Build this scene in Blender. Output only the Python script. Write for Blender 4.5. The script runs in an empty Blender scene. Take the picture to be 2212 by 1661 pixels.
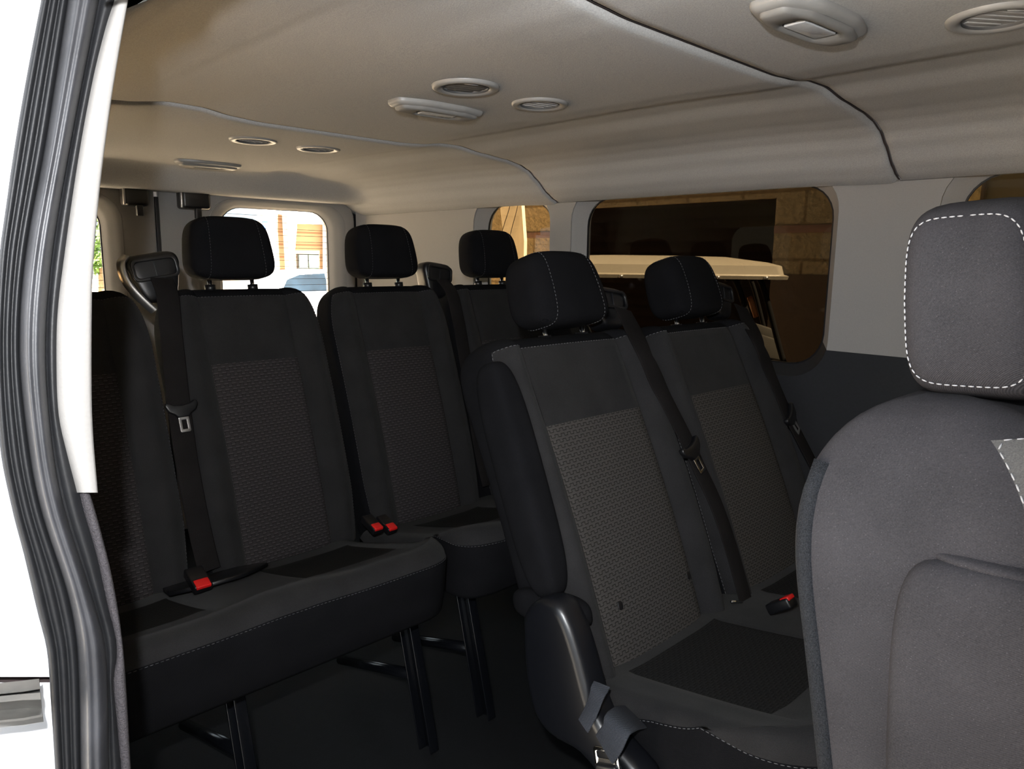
import bpy, bmesh, math, random
from mathutils import Vector, Matrix
random.seed(7)
SC = bpy.context.scene
# ------------------------------------------------------------------ camera
YAW, PITCH, ROLL, F = 44.0, -9.6, 0.7, 1579.0
CP = Vector((0, 0, 1.15))
_y, _p, _r = map(math.radians, (YAW, PITCH, ROLL))
FW = Vector((math.sin(_y)*math.cos(_p), math.cos(_y)*math.cos(_p), math.sin(_p)))
R0 = Vector((math.cos(_y), -math.sin(_y), 0)); U0 = R0.cross(FW)
RT = R0*math.cos(_r) + U0*math.sin(_r); UP = -R0*math.sin(_r) + U0*math.cos(_r)
cam = bpy.data.objects.new('camera', bpy.data.cameras.new('camera'))
SC.collection.objects.link(cam); SC.camera = cam
cam.matrix_world = Matrix(((RT.x, UP.x, -FW.x, CP.x), (RT.y, UP.y, -FW.y, CP.y), (RT.z, UP.z, -FW.z, CP.z), (0, 0, 0, 1)))
cam.data.sensor_fit = 'HORIZONTAL'; cam.data.sensor_width = 36; cam.data.lens = 36*F/2212
cam.data.clip_start = 0.02; cam.data.clip_end = 300
# ------------------------------------------------------------------ world, sun, flash, exposure
SC.view_settings.view_transform = 'Standard'; SC.view_settings.look = 'None'
SC.view_settings.exposure = 0.0; SC.view_settings.gamma = 1.0; SC.view_settings.use_curve_mapping = False
wd = bpy.data.worlds.new('sky'); SC.world = wd; wd.use_nodes = True
bg = wd.node_tree.nodes['Background']; bg.inputs[0].default_value = (0.80, 0.90, 1.0, 1); bg.inputs[1].default_value = 1.9
sun = bpy.data.objects.new('sun', bpy.data.lights.new('sun', 'SUN')); SC.collection.objects.link(sun)
sun.data.energy = 100; sun.data.angle = 0.009; sun.data.color = (1.0, 0.93, 0.82)
sun.rotation_euler = Vector((0.05, -0.58, 0.80)).to_track_quat('Z', 'Y').to_euler()
fl = bpy.data.objects.new('camera_flash', bpy.data.lights.new('camera_flash', 'SPOT')); SC.collection.objects.link(fl)
fl.data.energy = 82; fl.data.shadow_soft_size = 0.012; fl.data.color = (0.97, 0.985, 1.0)
fl.location = CP - RT*0.04 + UP*0.10 - FW*0.03
fl.data.spot_size = math.radians(145); fl.data.spot_blend = 0.9
fl.rotation_euler = (-(FW + UP*0.0 - RT*0.35)).to_track_quat('Z', 'Y').to_euler()
SC.cycles.use_denoising = True
SC.cycles.max_bounces = 8; SC.cycles.transparent_max_bounces = 16
SC.cycles.sample_clamp_indirect = 4

GZ = -0.65    # ground outside
def W(px, py, ax, v):
    d = FW + RT*((px-1106)/F) + UP*((830.5-py)/F)
    return CP + d*((v-CP[ax])/d[ax])
# ------------------------------------------------------------------ materials
def mat(name, col, rough=0.6, metal=0.0, spec=0.5, noise=None, bump=None, sheen=0.0, coat=0.0):
    m = bpy.data.materials.new(name); m.use_nodes = True
    nt = m.node_tree; b = nt.nodes['Principled BSDF']
    b.inputs['Base Color'].default_value = (*col, 1); b.inputs['Roughness'].default_value = rough
    b.inputs['Metallic'].default_value = metal; b.inputs['Specular IOR Level'].default_value = spec
    b.inputs['Sheen Weight'].default_value = sheen; b.inputs['Coat Weight'].default_value = coat
    tc = nt.nodes.new('ShaderNodeTexCoord')
    if noise:
        n = nt.nodes.new('ShaderNodeTexNoise'); n.inputs['Scale'].default_value = noise[0]; n.inputs['Detail'].default_value = 4
        nt.links.new(tc.outputs['Object'], n.inputs['Vector'])
        r = nt.nodes.new('ShaderNodeMapRange'); r.inputs[3].default_value = 1-noise[1]; r.inputs[4].default_value = 1+noise[1]
        r.inputs[1].default_value = 0.25; r.inputs[2].default_value = 0.75
        nt.links.new(n.outputs[0], r.inputs[0])
        mx = nt.nodes.new('ShaderNodeVectorMath'); mx.operation = 'SCALE'; mx.inputs[0].default_value = col
        nt.links.new(r.outputs[0], mx.inputs['Scale']); nt.links.new(mx.outputs[0], b.inputs['Base Color'])
    if bump:
        n = nt.nodes.new('ShaderNodeTexNoise'); n.inputs['Scale'].default_value = bump[0]; n.inputs['Detail'].default_value = 3
        nt.links.new(tc.outputs['Object'], n.inputs['Vector'])
        bn = nt.nodes.new('ShaderNodeBump'); bn.inputs['Strength'].default_value = bump[1]; bn.inputs['Distance'].default_value = bump[2]
        nt.links.new(n.outputs[0], bn.inputs['Height']); nt.links.new(bn.outputs[0], b.inputs['Normal'])
    return m
def math_node(nt, op, a, b=None, c=None):
    n = nt.nodes.new('ShaderNodeMath'); n.operation = op
    for i, v in enumerate((a, b, c)):
        if v is None: continue
        if isinstance(v, (int, float)): n.inputs[i].default_value = v
        else: nt.links.new(v, n.inputs[i])
    return n.outputs[0]
def twill(name, col, amt=0.35, freq=4200, sheen=0.0, speck=0.0):
    m = mat(name, col, 1.0, 0, 0.06, sheen=sheen); nt = m.node_tree; b = nt.nodes['Principled BSDF']
    b.inputs['Sheen Roughness'].default_value = 0.5
    tc = nt.nodes['Texture Coordinate']; sp = nt.nodes.new('ShaderNodeSeparateXYZ'); nt.links.new(tc.outputs['Object'], sp.inputs[0])
    s = math_node(nt, 'ADD', math_node(nt, 'MULTIPLY', sp.outputs[0], 0.8), sp.outputs[1])
    s = math_node(nt, 'ADD', s, math_node(nt, 'MULTIPLY', sp.outputs[2], 1.1))
    w = math_node(nt, 'SINE', math_node(nt, 'MULTIPLY', s, freq))
    n = nt.nodes.new('ShaderNodeTexNoise'); n.inputs['Scale'].default_value = 900; nt.links.new(tc.outputs['Object'], n.inputs['Vector'])
    n2 = nt.nodes.new('ShaderNodeTexNoise'); n2.inputs['Scale'].default_value = 14; n2.inputs['Detail'].default_value = 3; nt.links.new(tc.outputs['Object'], n2.inputs['Vector'])
    k = math_node(nt, 'ADD', math_node(nt, 'MULTIPLY', w, amt), 1.0)
    k = math_node(nt, 'ADD', k, math_node(nt, 'MULTIPLY', math_node(nt, 'SUBTRACT', n.outputs[0], 0.5), 1.0))
    k = math_node(nt, 'ADD', k, math_node(nt, 'MULTIPLY', math_node(nt, 'SUBTRACT', n2.outputs[0], 0.5), 0.7))
    if speck:
        v = nt.nodes.new('ShaderNodeTexVoronoi'); v.inputs['Scale'].default_value = 330; nt.links.new(tc.outputs['Object'], v.inputs['Vector'])
        lt = math_node(nt, 'LESS_THAN', v.outputs['Distance'], 0.11)
        k = math_node(nt, 'ADD', k, math_node(nt, 'MULTIPLY', lt, speck))
    mx = nt.nodes.new('ShaderNodeVectorMath'); mx.operation = 'SCALE'; mx.inputs[0].default_value = col
    nt.links.new(k, mx.inputs['Scale']); nt.links.new(mx.outputs[0], b.inputs['Base Color'])
    bn = nt.nodes.new('ShaderNodeBump'); bn.inputs['Strength'].default_value = 0.25; bn.inputs['Distance'].default_value = 0.0006
    nt.links.new(w, bn.inputs['Height']); nt.links.new(bn.outputs[0], b.inputs['Normal'])
    return m
def pattern(name, col, pu=0.0158, pv=0.0100, dark=0.42, lite=1.15, lw=0.085):
    # woven panel: offset square hooks, dark grooves with a pale thread below each
    m = mat(name, col, 0.95, 0, 0.05); nt = m.node_tree; b = nt.nodes['Principled BSDF']
    tc = nt.nodes['Texture Coordinate']; sp = nt.nodes.new('ShaderNodeSeparateXYZ'); nt.links.new(tc.outputs['UV'], sp.inputs[0])
    u = math_node(nt, 'DIVIDE', sp.outputs[0], pu); v = math_node(nt, 'DIVIDE', sp.outputs[1], pv)
    fu = math_node(nt, 'FRACT', u)
    half = math_node(nt, 'GREATER_THAN', fu, 0.5)
    fv = math_node(nt, 'FRACT', math_node(nt, 'ADD', v, math_node(nt, 'MULTIPLY', half, 0.5)))
    h = math_node(nt, 'LESS_THAN', math_node(nt, 'ABSOLUTE', math_node(nt, 'SUBTRACT', fv, 0.72)), lw)
    l = math_node(nt, 'LESS_THAN', math_node(nt, 'ABSOLUTE', math_node(nt, 'SUBTRACT', fv, 0.72+lw+.09)), 0.08)
    e = math_node(nt, 'LESS_THAN', math_node(nt, 'ABSOLUTE', math_node(nt, 'SUBTRACT', math_node(nt, 'FRACT', math_node(nt, 'MULTIPLY', u, 2.0)), 0.5)), 0.5-lw*1.25)
    ve = math_node(nt, 'SUBTRACT', 1.0, e)
    vm = math_node(nt, 'LESS_THAN', math_node(nt, 'ABSOLUTE', math_node(nt, 'SUBTRACT', math_node(nt, 'FRACT', v), 0.47)), 0.27)
    d = math_node(nt, 'MAXIMUM', h, math_node(nt, 'MULTIPLY', ve, vm))
    k = math_node(nt, 'ADD', math_node(nt, 'MULTIPLY', d, dark-1), 1.0)
    k = math_node(nt, 'ADD', k, math_node(nt, 'MULTIPLY', l, lite-1))
    n = nt.nodes.new('ShaderNodeTexNoise'); n.inputs['Scale'].default_value = 700; nt.links.new(tc.outputs['Object'], n.inputs['Vector'])
    k = math_node(nt, 'MULTIPLY', k, math_node(nt, 'ADD', 0.6, math_node(nt, 'MULTIPLY', n.outputs[0], 0.8)))
    mx = nt.nodes.new('ShaderNodeVectorMath'); mx.operation = 'SCALE'; mx.inputs[0].default_value = col
    nt.links.new(k, mx.inputs['Scale']); nt.links.new(mx.outputs[0], b.inputs['Base Color'])
    bn = nt.nodes.new('ShaderNodeBump'); bn.inputs['Strength'].default_value = 0.6; bn.inputs['Distance'].default_value = 0.0012; bn.invert = True
    nt.links.new(d, bn.inputs['Height']); nt.links.new(bn.outputs[0], b.inputs['Normal'])
    return m
def glass(name, tint, gloss=0.05, lines=None):
    m = bpy.data.materials.new(name); m.use_nodes = True; nt = m.node_tree; nt.nodes.clear()
    o = nt.nodes.new('ShaderNodeOutputMaterial'); t = nt.nodes.new('ShaderNodeBsdfTransparent'); g = nt.nodes.new('ShaderNodeBsdfGlossy')
    t.inputs[0].default_value = (*tint, 1); g.inputs['Roughness'].default_value = 0.02; g.inputs[0].default_value = (1, 1, 1, 1)
    mx = nt.nodes.new('ShaderNodeMixShader'); mx.inputs[0].default_value = gloss
    nt.links.new(t.outputs[0], mx.inputs[1]); nt.links.new(g.outputs[0], mx.inputs[2]); last = mx.outputs[0]
    if lines:
        tc = nt.nodes.new('ShaderNodeTexCoord'); sp = nt.nodes.new('ShaderNodeSeparateXYZ'); nt.links.new(tc.outputs['Object'], sp.inputs[0])
        f = math_node(nt, 'FRACT', math_node(nt, 'DIVIDE', sp.outputs[2], lines))
        l = math_node(nt, 'MULTIPLY', math_node(nt, 'LESS_THAN', f, 0.06), 0.75)
        d = nt.nodes.new('ShaderNodeBsdfDiffuse'); d.inputs[0].default_value = (0.12, 0.05, 0.02, 1)
        m2 = nt.nodes.new('ShaderNodeMixShader'); nt.links.new(l, m2.inputs[0]); nt.links.new(last, m2.inputs[1]); nt.links.new(d.outputs[0], m2.inputs[2]); last = m2.outputs[0]
    nt.links.new(last, o.inputs[0]); return m
def bricks(name, c1, c2, mortar, bw, bh, ms=0.008, bump=0.004, axes='YZ', noise=0.25):
    m = mat(name, c1, 0.9, 0, 0.2); nt = m.node_tree; b = nt.nodes['Principled BSDF']
    tc = nt.nodes['Texture Coordinate']; sp = nt.nodes.new('ShaderNodeSeparateXYZ'); nt.links.new(tc.outputs['Object'], sp.inputs[0])
    cb = nt.nodes.new('ShaderNodeCombineXYZ'); nt.links.new(sp.outputs['XYZ'.index(axes[0])], cb.inputs[0]); nt.links.new(sp.outputs['XYZ'.index(axes[1])], cb.inputs[1])
    br = nt.nodes.new('ShaderNodeTexBrick'); br.inputs['Scale'].default_value = 1; br.inputs['Brick Width'].default_value = bw; br.inputs['Row Height'].default_value = bh
    br.inputs['Mortar Size'].default_value = ms; br.inputs['Color1'].default_value = (*c1, 1); br.inputs['Color2'].default_value = (*c2, 1); br.inputs['Mortar'].default_value = (*mortar, 1)
    nt.links.new(cb.outputs[0], br.inputs['Vector'])
    n = nt.nodes.new('ShaderNodeTexNoise'); n.inputs['Scale'].default_value = 35; n.inputs['Detail'].default_value = 6; nt.links.new(tc.outputs['Object'], n.inputs['Vector'])
    sc = nt.nodes.new('ShaderNodeVectorMath'); sc.operation = 'SCALE'; nt.links.new(br.outputs[0], sc.inputs[0])
    nt.links.new(math_node(nt, 'ADD', 1-noise*2, math_node(nt, 'MULTIPLY', n.outputs[0], noise*4)), sc.inputs['Scale'])
    nt.links.new(sc.outputs[0], b.inputs['Base Color'])
    bn = nt.nodes.new('ShaderNodeBump'); bn.inputs['Strength'].default_value = 0.8; bn.inputs['Distance'].default_value = bump
    nt.links.new(n.outputs[0], bn.inputs['Height']); nt.links.new(bn.outputs[0], b.inputs['Normal'])
    return m
M = dict(
    headliner=mat('headliner_fabric', (0.365, 0.362, 0.355), 0.95, 0, 0.15, noise=(420, 0.16), bump=(700, 0.5, 0.0008)),
    seam=mat('headliner_edge', (0.30, 0.30, 0.31), 0.9, 0, 0.2),
    trim=mat('light_grey_trim', (0.28, 0.2688, 0.2576), 0.75, 0, 0.3, noise=(300, 0.04), bump=(900, 0.3, 0.0004)),
    lower=mat('charcoal_trim', (0.015, 0.0155, 0.018), 0.7, 0, 0.3, noise=(200, 0.1), bump=(600, 0.4, 0.0005)),
    panelm=mat('dark_felt_panel', (0.012, 0.0132, 0.0156), 1.0, 0, 0.1, noise=(900, 0.6), bump=(1200, 0.8, 0.0015)),
    asphalt=mat('dark_asphalt', (0.024, 0.024, 0.025), 0.95, noise=(4, 0.2)),
    bounce_pave=mat('pale_bounce_pavement', (0.56, 0.52, 0.46), 0.95, noise=(2, 0.12)),
    strutm=mat('matt_black_tube', (0.003, 0.003, 0.003), 0.8, 0, 0.1, noise=(30, 0.2)),
    carpet=mat('grey_carpet_trim', (0.0585, 0.054, 0.0585), 1.0, 0, 0.1, noise=(500, 0.3), bump=(600, 0.8, 0.002)),
    floor=mat('black_rubber_floor', (0.0027, 0.00297, 0.00378), 0.8, 0, 0.3, noise=(60, 0.3), bump=(300, 0.4, 0.001)),
    vent=mat('vent_plastic', (0.24, 0.236, 0.228), 0.42, 0, 0.5, noise=(80, 0.03)),
    closedslat=mat('dark_flap', (0.075, 0.074, 0.0725), 0.6, noise=(80, 0.04)),
    ventdark=mat('vent_recess', (0.05, 0.05, 0.05), 0.7, noise=(80, 0.05)),
    lens=mat('lamp_lens', (0.44, 0.448, 0.456), 0.12, 0, 0.8, noise=(120, 0.12)),
    slatm=mat('pale_vent_slat', (0.336, 0.328, 0.32), 0.5, noise=(80, 0.03)),
    lamp=mat('lamp_bezel', (0.18, 0.17625, 0.16875), 0.5, 0, 0.45, noise=(80, 0.03)),
    fdark=twill('charcoal_twill', (0.00563, 0.00563, 0.00653)),
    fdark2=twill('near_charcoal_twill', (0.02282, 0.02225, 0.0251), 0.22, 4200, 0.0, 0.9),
    fgrey=twill('grey_smooth_cloth', (0.0175, 0.01701, 0.0175), 0.12, sheen=0.035),
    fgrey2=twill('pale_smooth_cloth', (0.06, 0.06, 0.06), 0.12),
    fpat=pattern('woven_hook_cloth', (0.045, 0.04163, 0.03938)),
    fpat4=pattern('woven_dash_cloth', (0.0261, 0.0234, 0.02385), 0.0185, 0.0140, 0.6, 1.9, 0.07),
    patch=pattern('cushion_insert_cloth', (0.0144, 0.01395, 0.01395), 0.0158, 0.0115, 0.7, 1.3, 0.09),
    thread3=mat('mid_grey_thread', (0.085, 0.085, 0.09), 0.8, noise=(200, 0.1)),
    thread=mat('grey_thread', (0.2205, 0.22575, 0.2415), 0.8, noise=(200, 0.1)),
    thread_dim=mat('dim_grey_thread', (0.0495, 0.0495, 0.054), 0.9, noise=(200, 0.1)),
    black=mat('black_plastic', (0.004, 0.004, 0.0048), 0.38, 0, 0.5, noise=(90, 0.1)),
    cover=mat('grained_black_plastic', (0.0044, 0.0048, 0.0064), 0.33, 0, 0.5, bump=(900, 0.2, 0.0003)),
    satin=mat('satin_grey_metal', (0.45, 0.44, 0.43), 0.3, 0.9, noise=(60, 0.06)),
    chrome=mat('chrome', (0.75, 0.75, 0.76), 0.12, 1.0, noise=(40, 0.05)),
    legm=mat('black_painted_steel', (0.0032, 0.0036, 0.0048), 0.22, 0, 0.6, noise=(60, 0.1)),
    red=mat('red_button', (0.496, 0.0096, 0.0096), 0.35, 0, 0.5, noise=(50, 0.05)),
    web=twill('belt_webbing', (0.01035, 0.00923, 0.00923), 0.5, 3000, 0.0, 1.5),
    webgrey=twill('grey_webbing', (0.0315, 0.03375, 0.0405), 0.6, 2500, 0.0, 1.0),
    rubber=mat('black_rubber_seal', (0.008, 0.0085, 0.01), 0.55, 0, 0.5, noise=(60, 0.2), bump=(400, 0.3, 0.0006)),
    bulb=mat('grey_rubber_bulb', (0.03825, 0.03915, 0.0441), 0.45, 0, 0.5, noise=(18, 0.35), bump=(350, 0.3, 0.0006)),  # lighter, mottled grey than the flange rubber
    paint=mat('white_paint', (0.80, 0.82, 0.86), 0.3, 0, 0.5, noise=(8, 0.03), coat=0.3),
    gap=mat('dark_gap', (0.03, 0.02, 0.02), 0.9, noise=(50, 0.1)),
    steel=mat('bright_steel', (0.384, 0.376, 0.36), 0.33, 0.85, noise=(25, 0.25)),
    g_big=glass('dark_tinted_glass', (0.30, 0.265, 0.215), 0.018),
    g_small=glass('mid_tinted_glass', (0.50, 0.44, 0.34), 0.03),
    g_front=glass('amber_tinted_glass', (0.55, 0.46, 0.31), 0.03),
    g_rear=glass('rear_glass', (0.92, 0.93, 0.92), 0.03, 0.0265),
    block=bricks('split_face_block', (0.204, 0.168, 0.108), (0.174, 0.144, 0.09), (0.11, 0.085, 0.05), 0.406, 0.203, 0.010, 0.02),
    maroon=mat('maroon_band', (0.096, 0.054, 0.045), 0.9, noise=(30, 0.2)),
    postm=mat('pale_cream_panel', (0.414, 0.378, 0.297), 0.6, noise=(4, 0.04)),
    brown=mat('brown_shade_and_parts', (0.036, 0.024, 0.0165), 0.9, noise=(20, 0.2)),
    orange=mat('orange_paint', (0.225, 0.075, 0.015), 0.5, noise=(20, 0.1)),
    shutter=mat('brown_shutter', (0.00528, 0.00336, 0.00264), 0.95, 0.0, 0.05, noise=(3, 0.2)),
    cream=mat('cream_plastic', (0.1815, 0.165, 0.12925), 0.4, 0, 0.5, noise=(5, 0.05)),
    canvas=mat('grey_canvas', (0.01815, 0.01724, 0.01361), 0.9, noise=(40, 0.12)),
    ochre=mat('ochre_paint', (0.051, 0.0396, 0.0228), 0.6, noise=(3, 0.05)),
    ground=mat('sunlit_concrete', (0.76, 0.60, 0.43), 0.95, noise=(1.5, 0.12)),
    siding=bricks('tan_siding', (0.24, 0.165, 0.11), (0.23, 0.158, 0.105), (0.14, 0.08, 0.05), 90, 0.62, 0.05, 0.01, 'XZ', 0.05),
    white=mat('white_stucco', (0.85, 0.85, 0.83), 0.8, noise=(4, 0.04)),
    winglass=mat('painted_reflection_window', (0.25, 0.40, 0.33), 0.1, 0.3, 0.8, noise=(0.9, 0.8)),  # green tree reflection mottled into the glass colour
    carglass=mat('car_glass', (0.006, 0.012, 0.02), 0.3, 0, 0.15, noise=(2, 0.6)),
    tyre=mat('tyre_rubber', (0.02, 0.02, 0.02), 0.9, noise=(30, 0.2)),
    leaf=mat('tree_leaves', (0.10, 0.19, 0.05), 0.8, noise=(6, 0.5)),
    bark=mat('tree_bark', (0.16, 0.11, 0.07), 0.9, noise=(20, 0.3)),
    blue=mat('blue_sign', (0.03, 0.12, 0.55), 0.5, noise=(5, 0.05)),
)
# ------------------------------------------------------------------ object helpers
ORG = {}
def tag(o, label=None, cat=None, group=None, kind=None):
    for k, v in (('label', label), ('category', cat), ('group', group), ('kind', kind)):
        if v: o[k] = v
    return o
def thing(name, loc, label, cat, group=None):
    o = bpy.data.objects.new(name, None); SC.collection.objects.link(o); o.location = loc
    o.empty_display_size = 0.1; ORG[o] = Vector(loc); return tag(o, label, cat, group)
class MB:
    def __init__(s): s.v, s.f, s.uv = [], [], []
    def add(s, vs, fs, uvs=None):
        n = len(s.v); s.v += [Vector(p) for p in vs]
        s.uv += list(uvs) if uvs else [(0, 0)]*len(vs)
        s.f += [tuple(i+n for i in f) for f in fs]; return s
    def grid(s, rows, close_u=False, close_v=False, uv=None):
        nr, nc = len(rows), len(rows[0]); vs = [p for r in rows for p in r]; fs = []
        for i in range(nr if close_v else nr-1):
            for j in range(nc if close_u else nc-1):
                a, b = i*nc+j, i*nc+(j+1) % nc; c, d = ((i+1) % nr)*nc+(j+1) % nc, ((i+1) % nr)*nc+j
                fs.append((a, b, c, d))
        return s.add(vs, fs, uv)
    def rbox(s, c, size, r=0.005, rot=None, seg=3):
        bm = bmesh.new(); bmesh.ops.create_cube(bm, size=1.0)
        for v in bm.verts: v.co = Vector((v.co.x*size[0], v.co.y*size[1], v.co.z*size[2]))
        r = min(r, min(size)*0.49)
        if r > 0: bmesh.ops.bevel(bm, geom=bm.edges[:], offset=r, segments=seg, profile=0.5, affect='EDGES')
        bm.verts.index_update(); c = Vector(c)
        vs = [(rot @ v.co if rot else v.co) + c for v in bm.verts]
        fs = [tuple(v.index for v in f.verts) for f in bm.faces]; bm.free(); return s.add(vs, fs)
    def tube(s, pts, r, n=12, cap=True):
        pts = [Vector(p) for p in pts]; rs = r if isinstance(r, (list, tuple)) else [r]*len(pts); rows = []
        t0 = (pts[1]-pts[0]).normalized(); up = Vector((0, 0, 1)) if abs(t0.z) < 0.9 else Vector((1, 0, 0))
        for i, p in enumerate(pts):
            t = (pts[min(i+1, len(pts)-1)]-pts[max(i-1, 0)]).normalized(); a = t.cross(up).normalized(); b = t.cross(a)
            rows.append([p + (a*math.cos(2*math.pi*k/n)+b*math.sin(2*math.pi*k/n))*rs[i] for k in range(n)])
        k0 = len(s.v); s.grid(rows, close_u=True)
        if cap: s.f += [tuple(k0+k for k in range(n))[::-1], tuple(k0+(len(pts)-1)*n+k for k in range(n))]
        return s
    def blob(s, c, size, n=4.0, k=14, rot=None, taper=0.0, fn=None):
        # rounded block: a gridded cube pushed to a superellipsoid
        c = Vector(c)
        for ax in range(3):
            for sg in (-1, 1):
                rows = []
                for i in range(k+1):
                    row = []
                    for j in range(k+1):
                        a, b = math.sin((i/k-.5)*math.pi*.98)/math.sin(.49*math.pi), math.sin((j/k-.5)*math.pi*.98)/math.sin(.49*math.pi)
                        p = [0, 0, 0]; p[ax] = sg; p[(ax+1) % 3] = a; p[(ax+2) % 3] = b if sg > 0 else -b
                        L = sum(abs(q)**n for q in p)**(1/n); p = Vector(p)/L
                        q = Vector((p.x*size[0]/2*(1-taper*p.z), p.y*size[1]/2, p.z*size[2]/2))
                        if fn: q = fn(q, p)
                        row.append((rot @ q if rot else q) + c)
                    rows.append(row)
                s.grid(rows)
        return s
    def build(s, name, m, parent=None, smooth=True, weld=True, flip=False, auto=None):
        me = bpy.data.meshes.new(name); o0 = ORG.get(parent, Vector((0, 0, 0)))
        me.from_pydata([tuple(p-o0) for p in s.v], [], s.f)
        l = me.uv_layers.new(name='UVMap')
        for lp in me.loops: l.data[lp.index].uv = s.uv[lp.vertex_index]
        bm = bmesh.new(); bm.from_mesh(me)
        if weld: bmesh.ops.remove_doubles(bm, verts=bm.verts[:], dist=1e-5)
        bmesh.ops.dissolve_degenerate(bm, edges=bm.edges[:], dist=1e-6)
        bmesh.ops.recalc_face_normals(bm, faces=bm.faces[:])
        if auto is not None:
            for e in bm.edges:
                if len(e.link_faces) == 2 and e.calc_face_angle(0) > auto: e.smooth = False
        bm.to_mesh(me); bm.free()
        if smooth:
            for p in me.polygons: p.use_smooth = True
        me.materials.append(m if not isinstance(m, str) else M[m])
        o = bpy.data.objects.new(name, me); SC.collection.objects.link(o)
        if parent: o.parent = parent; ORG[o] = o0
        return o
def struct(mb, name, m, **k):
    o = mb.build(name, m, **k); o['kind'] = 'structure'; return o
def rrect(x0, y0, x1, y1, r, n=7):
    rr = r if isinstance(r, (list, tuple)) else [r]*4      # bl, br, tr, tl
    out = []
    for (cx, cy, a0, q) in ((x0+rr[0], y0+rr[0], 180, rr[0]), (x1-rr[1], y0+rr[1], 270, rr[1]), (x1-rr[2], y1-rr[2], 0, rr[2]), (x0+rr[3], y1-rr[3], 90, rr[3])):
        for i in range(n+1):
            a = math.radians(a0+90*i/n); out.append((cx+q*math.cos(a), cy+q*math.sin(a)))
    return out
def extrude(outl, holes, th, mtx, bevel=0.0, mb=None):
    # filled 2D outline with holes, thickness th centred on the plane, placed by mtx
    mb = mb or MB(); cu = bpy.data.curves.new('t', 'CURVE'); cu.dimensions = '2D'; cu.fill_mode = 'BOTH'
    for ring in [outl]+list(holes):
        sp = cu.splines.new('POLY'); sp.points.add(len(ring)-1); sp.use_cyclic_u = True
        for i, p in enumerate(ring): sp.points[i].co = (p[0], p[1], 0, 1)
    cu.extrude = max(th/2-bevel, 1e-4); cu.bevel_depth = bevel; cu.bevel_resolution = 2; cu.offset = -bevel
    ob = bpy.data.objects.new('t', cu); SC.collection.objects.link(ob)
    me = bpy.data.meshes.new_from_object(ob.evaluated_get(bpy.context.evaluated_depsgraph_get()))
    mb.add([mtx @ v.co for v in me.vertices], [tuple(p.vertices) for p in me.polygons])
    bpy.data.objects.remove(ob); bpy.data.curves.remove(cu); bpy.data.meshes.remove(me); return mb
def frame(o, x, y):
    x, y = Vector(x).normalized(), Vector(y).normalized(); z = x.cross(y).normalized(); y = z.cross(x)
    return Matrix(((x.x, y.x, z.x, o[0]), (x.y, y.y, z.y, o[1]), (x.z, y.z, z.z, o[2]), (0, 0, 0, 1)))
def smooth_pts(pts, n=8):
    P = [Vector(p) for p in pts]; P = [P[0]*2-P[1]]+P+[P[-1]*2-P[-2]]; out = []
    for i in range(1, len(P)-2):
        for k in range(n):
            t = k/n; a, b, c, d = P[i-1], P[i], P[i+1], P[i+2]
            out.append(0.5*((2*b)+(c-a)*t+(2*a-5*b+4*c-d)*t*t+(3*b-a-3*c+d)*t**3))
    return out+[P[-2]]
def dashes(mb, pts, ln=0.0045, gap=0.0025, r=0.0006, off=(0, 0, 0)):
    pts = [Vector(p)+Vector(off) for p in pts]; acc = 0; segs = []; cur = pts[0]; i = 1; on = True; need = ln; st = cur
    while i < len(pts):
        d = (pts[i]-cur).length
        if d < need: need -= d; cur = pts[i]; i += 1
        else:
            cur = cur + (pts[i]-cur)*(need/max(d, 1e-9))
            if on: segs.append((st, cur.copy()))
            on = not on; need = ln if on else gap; st = cur.copy()
    for a, b in segs:
        if (b-a).length > 1e-4: mb.tube([a, a.lerp(b, .5), b], [r*.7, r*1.1, r*.7], 5)
    return mb
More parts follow.
